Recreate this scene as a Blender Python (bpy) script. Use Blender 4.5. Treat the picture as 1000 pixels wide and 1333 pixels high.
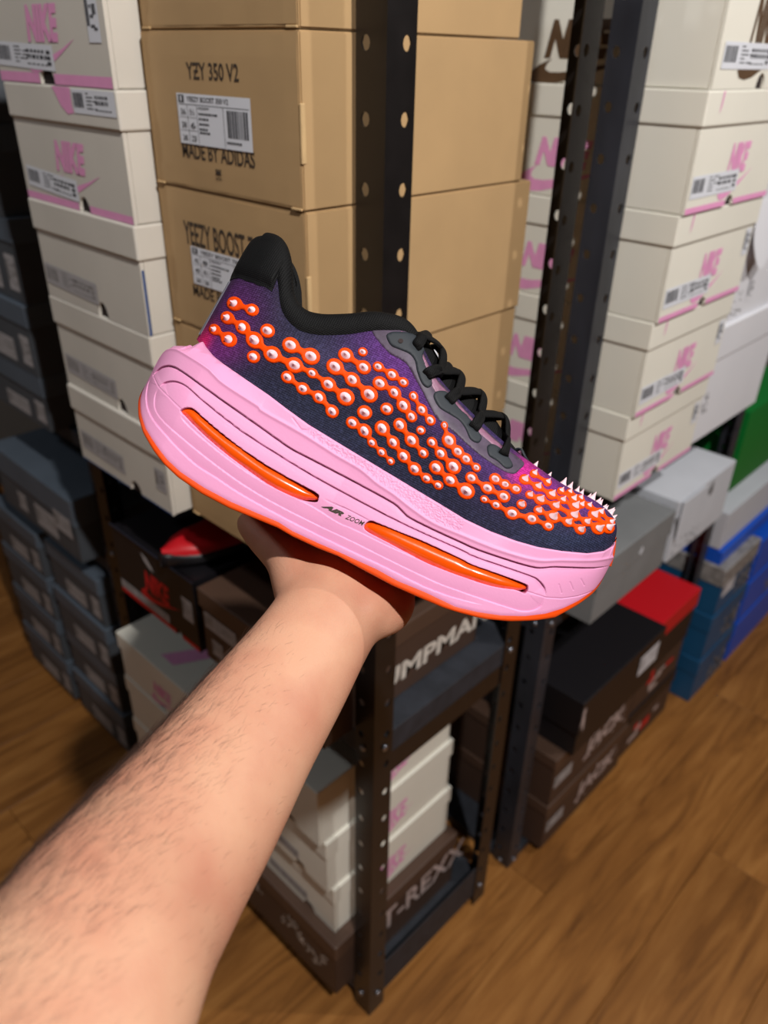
import bpy, bmesh, math, random
import numpy as np
from mathutils import Vector, Matrix
from mathutils.bvhtree import BVHTree
from mathutils.geometry import delaunay_2d_cdt

for o in list(bpy.data.objects):
    bpy.data.objects.remove(o, do_unlink=True)
SC = bpy.context.scene
COL = SC.collection
random.seed(7)
rng = np.random.default_rng(7)

# ------------------------------------------------------------------ camera, world, lights, exposure
F_PX = 1015.0
CAM = Vector((0.507942, -0.527513, 1.45))
FW = Vector((-0.5936, 0.626973, -0.504524))
RT = Vector((0.718167, 0.695599, 0.01946))
UP = Vector((-0.363147, 0.35078, 0.863178))
cam_d = bpy.data.cameras.new('camera')
cam = bpy.data.objects.new('camera', cam_d)
COL.objects.link(cam)
cam.matrix_world = Matrix(((RT.x, UP.x, -FW.x, CAM.x), (RT.y, UP.y, -FW.y, CAM.y), (RT.z, UP.z, -FW.z, CAM.z), (0, 0, 0, 1)))
cam_d.sensor_fit = 'HORIZONTAL'
cam_d.sensor_width = 36.0
cam_d.lens = 36.0 * F_PX / 1000.0
cam_d.clip_start = 0.02
cam_d.dof.use_dof = True
cam_d.dof.focus_distance = 0.445
cam_d.dof.aperture_fstop = 9.5
SC.camera = cam

world = bpy.data.worlds.new('world')
SC.world = world
world.use_nodes = True
world.node_tree.nodes['Background'].inputs[0].default_value = (0.9, 0.95, 1.0, 1)
world.node_tree.nodes['Background'].inputs[1].default_value = 0.03

def spot(name, loc, target, watts, radius, angle=150, col=(1, 0.97, 0.93), blend=0.4):
    l = bpy.data.lights.new(name, 'SPOT')
    l.energy = watts; l.shadow_soft_size = radius; l.spot_size = math.radians(angle); l.spot_blend = blend; l.color = col
    o = bpy.data.objects.new(name, l)
    COL.objects.link(o)
    o.location = loc
    o.rotation_euler = (Vector(target) - Vector(loc)).to_track_quat('-Z', 'Y').to_euler()
    return o
LAMP_A = (1.12, -0.54, 2.50)     # main ceiling spot, up to the right of the camera
LAMP_B = (1.25, 1.15, 2.50)      # second ceiling spot further along the aisle
spot('ceiling_spot_main', LAMP_A, (0.0, 0.0, 0.9), 138, 0.03)
spot('ceiling_spot_aisle', LAMP_B, (0.0, 0.3, 0.8), 62, 0.04)
FILL_C = (-1.15, -1.30, 2.50)    # weak added fill, not a known lamp, brightens the far left rack
spot('ceiling_spot_left', FILL_C, (-0.8, 0.0, 1.0), 18, 0.06, col=(0.9, 0.95, 1.0))

SC.view_settings.view_transform = 'Standard'
SC.view_settings.look = 'None'
SC.view_settings.exposure = 0.0
SC.view_settings.gamma = 1.0
SC.view_settings.use_curve_mapping = False
SC.cycles.max_bounces = 6
SC.cycles.diffuse_bounces = 3
SC.cycles.glossy_bounces = 3

# ------------------------------------------------------------------ helpers: colours and materials
def lin(c):
    c = c / 255.0
    return c / 12.92 if c <= 0.04045 else ((c + 0.055) / 1.055) ** 2.4
def rgb(r, g, b): return (lin(r), lin(g), lin(b), 1.0)

def mat(name, col, rough=0.6, var=None, bump=None, spec=0.5, metallic=0.0, coat=0.0, sss=0.0, trans=0.0, stretch=None, var_col=None):
    """principled material with optional noise colour variation var=(scale, amount) and noise relief bump=(scale, strength, distance)"""
    m = bpy.data.materials.new(name)
    m.use_nodes = True
    nt = m.node_tree; N = nt.nodes; L = nt.links
    b = N['Principled BSDF']
    c = rgb(*col)
    b.inputs['Base Color'].default_value = c
    b.inputs['Roughness'].default_value = rough
    b.inputs['Metallic'].default_value = metallic
    b.inputs['Specular IOR Level'].default_value = spec
    b.inputs['Coat Weight'].default_value = coat
    if sss:
        b.inputs['Subsurface Weight'].default_value = sss
        b.inputs['Subsurface Radius'].default_value = (0.006, 0.003, 0.002)
        b.inputs['Subsurface Scale'].default_value = 0.5
    if trans: b.inputs['Transmission Weight'].default_value = trans
    if var or bump:
        tc = N.new('ShaderNodeTexCoord')
        src = tc.outputs['Object']
        if stretch:
            mp = N.new('ShaderNodeMapping'); mp.inputs['Scale'].default_value = stretch
            L.new(src, mp.inputs['Vector']); src = mp.outputs[0]
    if var:
        n = N.new('ShaderNodeTexNoise'); n.inputs['Scale'].default_value = var[0]; n.inputs['Detail'].default_value = 6
        L.new(src, n.inputs['Vector'])
        r = N.new('ShaderNodeValToRGB')
        r.color_ramp.elements[0].position = 0.3; r.color_ramp.elements[1].position = 0.7
        vc = rgb(*var_col) if var_col else tuple(x * (1 - var[1]) for x in c[:3]) + (1,)
        r.color_ramp.elements[0].color = vc
        r.color_ramp.elements[1].color = tuple(min(1, x * (1 + var[1] * 0.4)) for x in c[:3]) + (1,)
        L.new(n.outputs['Fac'], r.inputs[0]); L.new(r.outputs[0], b.inputs['Base Color'])
    if bump:
        n = N.new('ShaderNodeTexNoise'); n.inputs['Scale'].default_value = bump[0]; n.inputs['Detail'].default_value = 4
        L.new(src, n.inputs['Vector'])
        bp = N.new('ShaderNodeBump'); bp.inputs['Strength'].default_value = bump[1]; bp.inputs['Distance'].default_value = bump[2]
        L.new(n.outputs['Fac'], bp.inputs['Height']); L.new(bp.outputs[0], b.inputs['Normal'])
    return m

M = {}
M['white_card'] = mat('white_card', (232, 228, 216), 0.55, var=(6, 0.05), bump=(900, 0.05, 0.0005))
M['white_plain'] = mat('white_plain', (226, 226, 232), 0.55, var=(5, 0.05))
M['white_edge'] = mat('white_edge', (242, 238, 226), 0.6)
M['pink_print'] = mat('pink_print', (236, 160, 205), 0.55, var=(60, 0.05))
M['brown_print'] = mat('brown_print', (92, 68, 46), 0.6, var=(70, 0.15))
M['hole_dark'] = mat('hole_dark', (38, 22, 22), 0.8)  # dark colour painted for the shade inside holes
M['white_worn'] = mat('white_worn', (212, 206, 196), 0.6, var=(7, 0.08), bump=(900, 0.05, 0.0005))  # white card darkened for the left stack, shade put into the colour
M['tan_card'] = mat('tan_card', (180, 147, 104), 0.8, var=(14, 0.07), bump=(500, 0.12, 0.0006))
M['tan_edge'] = mat('tan_edge', (198, 166, 120), 0.8, var=(60, 0.1))
M['ink'] = mat('ink', (64, 52, 42), 0.7, var=(120, 0.25))
M['label_white'] = mat('label_white', (226, 228, 236), 0.35)
M['label_ink'] = mat('label_ink', (60, 60, 66), 0.5)
M['black_steel'] = mat('black_steel', (25, 22, 22), 0.32, var=(40, 0.25), bump=(300, 0.08, 0.0006), spec=0.5)
M['grey_steel'] = mat('grey_steel', (50, 52, 60), 0.42, var=(18, 0.45), bump=(60, 0.25, 0.002), spec=0.5, stretch=(1, 1, 0.35))  # same black paint as the other posts, lit tone put into the colour
M['shelf_black'] = mat('shelf_black', (44, 47, 55), 0.6, var=(40, 0.3), bump=(250, 0.3, 0.001))
M['bolt_metal'] = mat('bolt_metal', (170, 176, 190), 0.3, metallic=0.9)
M['brown_card'] = mat('brown_card', (84, 62, 50), 0.5, var=(10, 0.1))  # lid copy of the brown card, lighter as if lit
M['brown_card_dark'] = mat('brown_card_dark', (74, 54, 44), 0.55, var=(12, 0.1))
M['cream_print'] = mat('cream_print', (216, 206, 196), 0.6, var=(90, 0.2))
M['pale_print'] = mat('pale_print', (196, 176, 172), 0.6, var=(90, 0.25))
M['slate_card'] = mat('slate_card', (88, 98, 110), 0.5, var=(10, 0.12))
M['slate_front'] = mat('slate_front', (76, 80, 86), 0.55, var=(10, 0.15))
M['grey_label'] = mat('grey_label', (176, 172, 174), 0.5)
M['black_card'] = mat('black_card', (22, 20, 24), 0.45)
M['navy_card'] = mat('navy_card', (28, 28, 40), 0.5)
M['red_card'] = mat('red_card', (205, 22, 34), 0.45)
M['grey_card'] = mat('grey_card', (128, 130, 132), 0.5, var=(12, 0.12))
M['pale_grey_card'] = mat('pale_grey_card', (205, 208, 216), 0.5, var=(14, 0.05))
M['scuff'] = mat('scuff', (120, 118, 120), 0.7, var=(200, 0.3))
M['teal_card'] = mat('teal_card', (24, 82, 124), 0.45, var=(10, 0.2))
M['blue_card'] = mat('blue_card', (24, 86, 200), 0.4)
M['green_card'] = mat('green_card', (16, 120, 48), 0.4)
M['silver_print'] = mat('silver_print', (150, 146, 144), 0.5, var=(60, 0.4))
M['blue_tape'] = mat('blue_tape', (30, 70, 130), 0.5)
M['yellow_print'] = mat('yellow_print', (214, 170, 40), 0.5)
M['wall_paint'] = mat('wall_paint', (112, 108, 104), 0.8, var=(3, 0.04))
M['ceiling_paint'] = mat('ceiling_paint', (120, 117, 114), 0.85)
M['lamp_white'] = mat('lamp_white', (235, 235, 235), 0.4)

# ------------------------------------------------------------------ helpers: objects
def link(name, me, mats=None, parent=None, smooth=False):
    o = bpy.data.objects.new(name, me)
    COL.objects.link(o)
    if mats is not None:
        for m in (mats if isinstance(mats, (list, tuple)) else [mats]):
            me.materials.append(M[m] if isinstance(m, str) else m)
    if smooth:
        me.polygons.foreach_set('use_smooth', np.ones(len(me.polygons), bool))
    if parent is not None:
        o.parent = parent
    return o
def mesh(name, verts, faces, mi=None):
    me = bpy.data.meshes.new(name)
    me.from_pydata([tuple(v) for v in verts], [], [tuple(f) for f in faces])
    if mi is not None:
        me.polygons.foreach_set('material_index', np.array(mi, np.int32))
    me.update()
    return me
def thing(name, label, cat, loc=(0, 0, 0), group=None, mw=None):
    o = bpy.data.objects.new(name, None)
    o.empty_display_size = 0.05
    COL.objects.link(o)
    if mw is not None: o.matrix_world = mw
    else: o.location = loc
    o['label'] = label; o['category'] = cat
    if group: o['group'] = group
    return o
def bm_box(bm, x0, x1, y0, y1, z0, z1, mi=0):
    v = [bm.verts.new(p) for p in ((x0, y0, z0), (x1, y0, z0), (x1, y1, z0), (x0, y1, z0), (x0, y0, z1), (x1, y0, z1), (x1, y1, z1), (x0, y1, z1))]
    for f in ((0, 3, 2, 1), (4, 5, 6, 7), (0, 1, 5, 4), (1, 2, 6, 5), (2, 3, 7, 6), (3, 0, 4, 7)):
        bm.faces.new([v[i] for i in f]).material_index = mi
    return v
def box_mesh(name, x0, x1, y0, y1, z0, z1, bev=0.0, seg=2):
    bm = bmesh.new()
    bm_box(bm, x0, x1, y0, y1, z0, z1)
    if bev: bmesh.ops.bevel(bm, geom=bm.edges[:], offset=bev, segments=seg, affect='EDGES', profile=0.5)
    me = bpy.data.meshes.new(name); bm.to_mesh(me); bm.free()
    return me
_txt = {}
def text_mesh(s, bold=0.0, shear=0.0):
    """lettering as flat triangles, 1 unit = cap height; returns (verts Nx2, faces, width)"""
    key = (s, bold, shear)
    if key not in _txt:
        cu = bpy.data.curves.new('t', 'FONT'); cu.body = s; cu.offset = bold; cu.shear = shear; cu.resolution_u = 3
        ob = bpy.data.objects.new('t', cu); COL.objects.link(ob)
        dg = bpy.context.evaluated_depsgraph_get()
        me = bpy.data.meshes.new_from_object(ob.evaluated_get(dg))
        vs = np.array([(v.co.x, v.co.y) for v in me.vertices]); fs = [tuple(p.vertices) for p in me.polygons]
        bpy.data.objects.remove(ob); bpy.data.curves.remove(cu); bpy.data.meshes.remove(me)
        vs -= vs.min(0)
        ex = vs.max(0)
        _txt[key] = (vs / ex, fs)
    return _txt[key]

class Face:
    """collects flat print (quads, polygons, lettering) on a rectangular face; u right, v up, in metres"""
    def __init__(s, origin, u, n, lift=0.0004):
        s.o = Vector(origin); s.u = Vector(u); s.n = Vector(n); s.v = Vector((0, 0, 1)); s.vs = []; s.fs = []; s.mi = []; s.l = lift
    def P(s, a, b, e=0.0): return s.o + s.u * a + s.v * b + s.n * (s.l + e)
    def poly(s, pts, mi=0, e=0.0):
        k = len(s.vs); s.vs += [s.P(a, b, e) for a, b in pts]; s.fs.append(tuple(range(k, k + len(pts)))); s.mi.append(mi)
    def quad(s, a0, b0, a1, b1, mi=0, e=0.0): s.poly([(a0, b0), (a1, b0), (a1, b1), (a0, b1)], mi, e)
    def text(s, t, a0, b0, a1, b1, mi=0, e=0.0, bold=0.0, shear=0.0, slope=0.0):
        v, f = text_mesh(t, bold, shear); k = len(s.vs)
        s.vs += [s.P(a0 + (a1 - a0) * x, b0 + (b1 - b0) * y + slope * x, e) for x, y in v]
        s.fs += [tuple(i + k for i in q) for q in f]; s.mi += [mi] * len(f)
    def tri_poly(s, pts, mi=0, e=0.0):
        r = delaunay_2d_cdt([Vector(p) for p in pts], [], [list(range(len(pts)))], 1, 1e-6); k = len(s.vs)
        s.vs += [s.P(p.x, p.y, e) for p in r[0]]
        s.fs += [tuple(i + k for i in q) for q in r[2]]; s.mi += [mi] * len(r[2])
    def build(s, name, mats, parent):
        inv = Vector(parent.location)
        return link(name, mesh(name, [p - inv for p in s.vs], s.fs, s.mi), mats, parent)

def curve_pts(ctrl, n=10):
    """closed Catmull-Rom"""
    c = [np.array(p, float) for p in ctrl]; m = len(c); out = []
    for i in range(m):
        p0, p1, p2, p3 = c[i - 1], c[i], c[(i + 1) % m], c[(i + 2) % m]
        for k in range(n):
            t = k / n
            out.append(0.5 * (2 * p1 + (p2 - p0) * t + (2 * p0 - 5 * p1 + 4 * p2 - p3) * t * t + (3 * p1 - p0 - 3 * p2 + p3) * t ** 3))
    return out
SWOOSH = []
def _sw():
    up = [(1.0, 1.0), (0.75, 0.72), (0.5, 0.5), (0.3, 0.38), (0.2, 0.38), (0.16, 0.47), (0.17, 0.62), (0.215, 0.8)]
    lo = [(0.215, 0.8), (0.1, 0.6), (0.02, 0.36), (0.0, 0.18), (0.05, 0.04), (0.15, 0.0), (0.28, 0.05), (0.5, 0.28), (0.75, 0.62), (1.0, 1.0)]
    return up + lo[1:-1]
SWOOSH = _sw()
def size_label(parent, F, a0, b0, a1, b1, seed, slope=0.0, name='size_label', mats=('label_white', 'label_ink'), tick=True, head=None, lift=0.0007):
    """paper size label: plate, bar code, lines of small print"""
    r = random.Random(seed)
    G = Face(F.o, F.u, F.n, lift); w, h = a1 - a0, b1 - b0
    k0 = len(G.vs)
    def q(x0, y0, x1, y1, mi, e=0.0):
        G.poly([(a0 + w * x0, b0 + h * y0 + slope * x0), (a0 + w * x1, b0 + h * y0 + slope * x1), (a0 + w * x1, b0 + h * y1 + slope * x1), (a0 + w * x0, b0 + h * y1 + slope * x0)], mi, e)
    q(0, 0, 1, 1, 0)
    # thin edge so that the paper has thickness
    x = 0.03
    while x < 0.26:
        d = r.choice((0.008, 0.014, 0.022)); q(x, 0.25, x + d, 0.85, 1, 0.0002); x += d + r.choice((0.008, 0.012))
    for row in range(5):
        y = 0.82 - row * 0.15; x = 0.34
        for k in range(r.randint(1, 2)):
            L = r.uniform(0.06, 0.16); q(x, y, x + L, y + 0.05, 1, 0.0002); x += L + 0.03
    for row, (hh, xs) in enumerate(((0.12, 0.55), (0.16, 0.55), (0.05, 0.55))):
        y = 0.66 - row * 0.24; x = xs
        while x < 0.85:
            L = r.uniform(0.025, 0.06); q(x, y, x + L, y + hh, 1, 0.0002); x += L + 0.02
    if tick:
        for k in range(3): q(0.89, 0.2 + k * 0.22, 0.95, 0.35 + k * 0.22, 1, 0.0002)
    return G.build(name, mats, parent)

def nike_print(parent, F, a0, b0, w, h, mi_mat, name='printed_logo', tall=True):
    G = Face(F.o, F.u, F.n)
    G.tri_poly([(a0 - 0.012 + x * w * 1.55, b0 - h * 0.85 + y * h * 0.95) for x, y in SWOOSH], 0)
    G.text('NIKE', a0, b0, a0 + w, b0 + h, 0, 0.0002, bold=0.055, shear=0.25)
    return G.build(name, [mi_mat], parent)

def hand_arch(n=8): return [(math.cos(math.pi * i / n), math.sin(math.pi * i / n)) for i in range(n + 1)]

def shoe_box(label, x0, x1, y0, y1, z0, z1, end='-Y', lid=0.037, body_mat='white_card', lid_mat=None, edge_mat='white_edge', hole=None, stripe=None, group=None,
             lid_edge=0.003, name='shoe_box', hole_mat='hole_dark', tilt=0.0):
    """lidded cardboard shoe box: body with a thumb hole cut in its end wall, overhanging lid"""
    cx, cy = (x0 + x1) / 2, (y0 + y1) / 2
    t = thing(name, label, 'box', (cx, cy, z0), group)
    zt = z1 - lid
    X0, X1, Y0, Y1 = x0 - cx, x1 - cx, y0 - cy, y1 - cy
    e = lid_edge
    bm = bmesh.new()
    H = z1 - z0 - 0.002
    g = 0.004 if hole else 0.0
    if end == '-Y': bm_box(bm, X0 + e, X1 - e, Y0 + e + g, Y1 - e, 0.0005, H)
    else: bm_box(bm, X0 + e, X1 - e - g, Y0 + e, Y1 - e, 0.0005, H)
    bmesh.ops.bevel(bm, geom=bm.edges[:], offset=0.0012, segments=2, affect='EDGES')
    if hole:
        # end wall with an arch-shaped notch at its foot, a plate behind it painted dark as shade
        W = (X1 - X0 if end == '-Y' else Y1 - Y0) - 2 * e
        hc, hr, hh = hole[0], hole[1], hole[2]
        arch = [(hc - hr * c, 0.0005 + hh * s) for c, s in hand_arch(10)]
        pts = [(0, 0.0005), (0, H), (W, H), (W, 0.0005)] + arch[::-1]
        def P(a, b, d):
            return (X0 + e + a, Y0 + e + d, b) if end == '-Y' else (X1 - e - d, Y0 + e + a, b)
        va = [bm.verts.new(P(a, b, 0)) for a, b in pts]; vb = [bm.verts.new(P(a, b, g)) for a, b in pts]
        f = bm.faces.new(va); bm.faces.new(vb[::-1])
        n = len(pts)
        for i in range(n): bm.faces.new((va[i], va[(i + 1) % n], vb[(i + 1) % n], vb[i]))
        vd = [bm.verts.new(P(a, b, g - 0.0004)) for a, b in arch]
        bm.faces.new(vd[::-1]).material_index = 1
    bmesh.ops.recalc_face_normals(bm, faces=bm.faces[:])
    bmesh.ops.triangulate(bm, faces=[f for f in bm.faces if len(f.verts) > 4])
    me = bpy.data.meshes.new('body'); bm.to_mesh(me); bm.free()
    link('body', me, [body_mat, hole_mat], t)
    if lid:
        me = box_mesh('lid', X0, X1, Y0, Y1, zt - z0, z1 - z0, 0.0022, 2)
        link('lid', me, lid_mat or body_mat, t)
    if tilt: t.rotation_euler = (0, 0, tilt)
    F = Face((x0, y0 + e, z0), (1, 0, 0), (0, -1, 0)) if end == '-Y' else Face((x1 - e, y0, z0), (0, 1, 0), (1, 0, 0))
    FL = Face((x0, y0, z0), (1, 0, 0), (0, -1, 0)) if end == '-Y' else Face((x1, y0, z0), (0, 1, 0), (1, 0, 0))
    if stripe:
        W = x1 - x0 if end == '-Y' else y1 - y0
        G = Face(F.o, F.u, F.n)
        hc = hole[0] + e if hole else W / 2
        hr = (hole[1] if hole else 0) + 0.001
        G.quad(e + 0.001, 0.001, hc - hr, stripe[1]); G.quad(hc + hr, 0.001, W - e - 0.001, stripe[1])
        G.build('printed_stripe', [stripe[0]], t)
    return t, F, FL

# ------------------------------------------------------------------ room
def struct(name, me, m):
    o = link(name, me, m); o['kind'] = 'structure'; return o
RX0, RX1, RY0, RY1, RZ = -2.6, 2.4, -2.4, 3.4, 2.62
struct('ceiling', box_mesh('ceiling', RX0, RX1, RY0, RY1, RZ, RZ + 0.05), 'ceiling_paint')
struct('wall_left', box_mesh('wall_left', RX0 - 0.1, RX0, RY0, RY1, 0, RZ), 'wall_paint')
struct('wall_right', box_mesh('wall_right', RX1, RX1 + 0.1, RY0, RY1, 0, RZ), 'wall_paint')
struct('wall_back', box_mesh('wall_back', RX0, RX1, RY1, RY1 + 0.1, 0, RZ), 'wall_paint')
struct('wall_front', box_mesh('wall_front', RX0, RX1, RY0 - 0.1, RY0, 0, RZ), 'wall_paint')
def wood_mat():
    m = bpy.data.materials.new('oak_laminate'); m.use_nodes = True
    nt = m.node_tree; N = nt.nodes; L = nt.links; b = N['Principled BSDF']
    tc = N.new('ShaderNodeTexCoord'); oi = N.new('ShaderNodeObjectInfo')
    off = N.new('ShaderNodeVectorMath'); off.operation = 'MULTIPLY_ADD'; off.inputs[1].default_value = (7, 13, 5)
    cmb = N.new('ShaderNodeCombineXYZ'); L.new(oi.outputs['Random'], cmb.inputs[0]); L.new(oi.outputs['Random'], cmb.inputs[1]); L.new(oi.outputs['Random'], cmb.inputs[2])
    L.new(cmb.outputs[0], off.inputs[0]); L.new(tc.outputs['Object'], off.inputs[2])
    mp = N.new('ShaderNodeMapping'); mp.inputs['Scale'].default_value = (26, 2.6, 1); L.new(off.outputs[0], mp.inputs[0])
    n1 = N.new('ShaderNodeTexNoise'); n1.inputs['Scale'].default_value = 1.0; n1.inputs['Detail'].default_value = 7; n1.inputs['Roughness'].default_value = 0.62; n1.inputs['Distortion'].default_value = 1.6
    L.new(mp.outputs[0], n1.inputs['Vector'])
    mp2 = N.new('ShaderNodeMapping'); mp2.inputs['Scale'].default_value = (5, 1.3, 1); L.new(off.outputs[0], mp2.inputs[0])
    n2 = N.new('ShaderNodeTexNoise'); n2.inputs['Scale'].default_value = 1.5; n2.inputs['Detail'].default_value = 3; L.new(mp2.outputs[0], n2.inputs['Vector'])
    r = N.new('ShaderNodeValToRGB'); e = r.color_ramp.elements
    e[0].position = 0.28; e[0].color = rgb(112, 70, 32); e[1].position = 0.72; e[1].color = rgb(178, 124, 66)
    x = r.color_ramp.elements.new(0.5); x.color = rgb(156, 103, 50)
    L.new(n1.outputs['Fac'], r.inputs[0])
    mx = N.new('ShaderNodeMixRGB'); mx.blend_type = 'MULTIPLY'; mx.inputs[0].default_value = 0.8; L.new(r.outputs[0], mx.inputs[1])
    r2 = N.new('ShaderNodeValToRGB'); r2.color_ramp.elements[0].position = 0.3; r2.color_ramp.elements[0].color = (0.62, 0.58, 0.55, 1); r2.color_ramp.elements[1].position = 0.62; r2.color_ramp.elements[1].color = (1, 1, 1, 1)
    L.new(n2.outputs['Fac'], r2.inputs[0]); L.new(r2.outputs[0], mx.inputs[2])
    L.new(mx.outputs[0], b.inputs['Base Color'])
    b.inputs['Roughness'].default_value = 0.42
    b.inputs['Specular IOR Level'].default_value = 0.35
    return m
M['oak'] = wood_mat()
M['subfloor'] = mat('subfloor', (60, 40, 24), 0.9)
floor = struct('floor', box_mesh('floor', RX0, RX1, RY0, RY1, -0.06, -0.0085), 'subfloor')
PW, PL = 0.192, 1.285
pm = box_mesh('plank', -PW / 2 + 0.0004, PW / 2 - 0.0004, -PL / 2 + 0.0004, PL / 2 - 0.0004, -0.0085, 0.0, 0.0008, 1)
pm.materials.append(M['oak'])
k = 0
xx = RX0 + PW / 2
while xx + PW / 2 <= RX1 + 0.02:
    yy = RY0 + PL / 2 - PL * ((k * 0.37) % 1.0)
    while yy < RY1 + PL / 2 - 0.2:
        o = bpy.data.objects.new('plank', pm); COL.objects.link(o); o.location = (xx, yy, 0); o.parent = floor
        yy += PL
    xx += PW; k += 1
for nm, P in (('round ceiling spotlight up to the right of the held shoe', LAMP_A), ('round ceiling spotlight further along the aisle by the right rack', LAMP_B), ('round ceiling spotlight in front of the far left rack', FILL_C)):
    t = thing('ceiling_spotlight', nm, 'lamp', (P[0], P[1], P[2]))  # the third one houses the added fill light
    bm = bmesh.new(); bmesh.ops.create_cone(bm, segments=24, radius1=0.07, radius2=0.06, depth=0.06, cap_ends=False, matrix=Matrix.Translation((0, 0, 0.05)))
    bmesh.ops.create_cone(bm, segments=24, radius1=0.06, radius2=0.02, depth=0.04, cap_ends=True, matrix=Matrix.Translation((0, 0, 0.095)))
    me = bpy.data.meshes.new('housing'); bm.to_mesh(me); bm.free(); link('housing', me, 'lamp_white', t)

# ------------------------------------------------------------------ steel racks
HS = 0.0565      # hole spacing
def post_mesh(h, w=0.036, th=0.0018, hole_r=0.0052, zoff=0.0):
    """perforated angle post: outer corner at the origin, flanges along -X (facing -Y) and +Y (facing +X)"""
    vs, fs = [], []
    per = [(-1, -1), (-.5, -1), (0, -1), (.5, -1), (1, -1), (1, -.5), (1, 0), (1, .5), (1, 1), (.5, 1), (0, 1), (-.5, 1), (-1, 1), (-1, .5), (-1, 0), (-1, -.5)]
    def flange(P):
        z = zoff - HS
        while z < h:
            lo, hi = max(z, 0), min(z + HS, h); z += HS
            if hi - lo < 0.004: continue
            full = hi - lo > HS * 0.9
            zc, hz, cx = (lo + hi) / 2, (hi - lo) / 2, w * 0.68
            rect = []
            for a, b in per: rect.append((w / 2 + a * w / 2, zc + b * hz))
            if not full:
                k = len(vs)
                for d in (0, th): vs.extend(P(*p, d) for p in (rect[0], rect[4], rect[8], rect[12]))
                fs.append((k, k + 1, k + 2, k + 3)); fs.append((k + 7, k + 6, k + 5, k + 4)); continue
            circ = []
            for i, (a, b) in enumerate(per):
                n = math.hypot(rect[i][0] - cx, rect[i][1] - zc)
                circ.append((cx + (rect[i][0] - cx) / n * hole_r, zc + (rect[i][1] - zc) / n * hole_r * 1.15))
            k = len(vs)
            for d in (0, th): vs.extend(P(*p, d) for p in rect); vs.extend(P(*p, d) for p in circ)
            for i in range(16):
                j = (i + 1) % 16
                fs.append((k + i, k + j, k + 16 + j, k + 16 + i))
                fs.append((k + 32 + j, k + 32 + i, k + 48 + i, k + 48 + j))
                fs.append((k + 16 + i, k + 16 + j, k + 48 + j, k + 48 + i))
        for a in (w,):                      # long free edge
            k = len(vs); vs.extend((P(a, 0, 0), P(a, h, 0), P(a, h, th), P(a, 0, th))); fs.append((k, k + 1, k + 2, k + 3))
        k = len(vs); vs.extend((P(0, h, 0), P(w, h, 0), P(w, h, th), P(0, h, th))); fs.append((k, k + 1, k + 2, k + 3))
    flange(lambda a, z, d: (-a, d, z))
    flange(lambda a, z, d: (-d, a, z))
    # rounded outer corner
    return mesh('post', vs, fs)
bm = bmesh.new()
bmesh.ops.create_uvsphere(bm, u_segments=12, v_segments=8, radius=0.0052, matrix=Matrix.Diagonal((1, 1, 0.55, 1)))
BOLT = bpy.data.meshes.new('bolt'); bm.to_mesh(BOLT); bm.free(); BOLT.materials.append(M['bolt_metal'])
for p in BOLT.polygons: p.use_smooth = True
def add_bolt(parent, p, n):
    o = bpy.data.objects.new('bolt', BOLT); COL.objects.link(o); o.parent = parent
    o.location = Vector(p) - Vector(parent.location); o.rotation_euler = Vector(n).to_track_quat('Z', 'Y').to_euler()
def rack(label, x0, x1, y0, y1, h, levels, post_mat, beam_mat, beams=True, zoff=0.0, bolts=True):
    t = thing('steel_rack', label, 'shelf', ((x0 + x1) / 2, (y0 + y1) / 2, 0))
    loc = Vector(t.location)
    pmesh = post_mesh(h, zoff=zoff); pmesh.materials.append(M[post_mat])
    for (x, y, r) in ((x1, y0, 0), (x0, y0, -90), (x0, y1, 180), (x1, y1, 90)):
        o = bpy.data.objects.new('post', pmesh); COL.objects.link(o); o.parent = t
        o.location = Vector((x, y, 0)) - loc; o.rotation_euler = (0, 0, math.radians(r))
    X0, X1, Y0, Y1 = x0 - loc.x, x1 - loc.x, y0 - loc.y, y1 - loc.y
    i = 0.0022
    for (z, lip, drop) in levels:
        # board top at z; side lip stands `lip` above it, beam hangs `drop` below
        link('shelf_board', box_mesh('shelf_board', X0 + 0.004, X1 - 0.004, Y0 + 0.004, Y1 - 0.004, z - 0.010, z - 0.0005), 'shelf_black', t)
        for xs in (X0 + i, X1 - i - 0.002):
            link('side_beam', box_mesh('side_beam', xs, xs + 0.002, Y0 + i, Y1 - i, z - drop, z + lip, 0.0006, 1), beam_mat, t)
        for ys in (Y0 + i, Y1 - i - 0.002):
            link('front_beam', box_mesh('front_beam', X0 + i + 0.003, X1 - i - 0.003, ys, ys + 0.002, z - drop, z - 0.001, 0.0006, 1), beam_mat, t)
        if bolts:
            zb = z - drop * 0.45
            for x, s in ((x1, 1), (x0, -1)):
                for y in (y0 + 0.02, y1 - 0.02): add_bolt(t, (x + s * 0.001, y, zb), (s, 0, 0))
            for y, s in ((y0, -1), (y1, 1)):
                for x in (x0 + 0.02, x1 - 0.02): add_bolt(t, (x, y + s * 0.001, zb), (0, s, 0))
    return t
ZO = 1.4595 - HS / 2
while ZO > HS: ZO -= HS
r1 = rack('black perforated steel rack in the middle holding the tan cartons', -0.70, 0.0, 0.0, 0.326, 1.95,
          [(0.065, 0.05, 0.035), (0.664, 0.0, 0.04), (0.925, 0.0, 0.055), (1.93, 0.0, 0.05)], 'black_steel', 'shelf_black', zoff=ZO)
lr = box_mesh('lower_rail', -0.0042 + 0.35, -0.0022 + 0.35, 0.0022 - 0.163, 0.3238 - 0.163, 0.583, 0.6235, 0.0006, 1)
link('lower_rail', lr, 'black_steel', r1)
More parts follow.
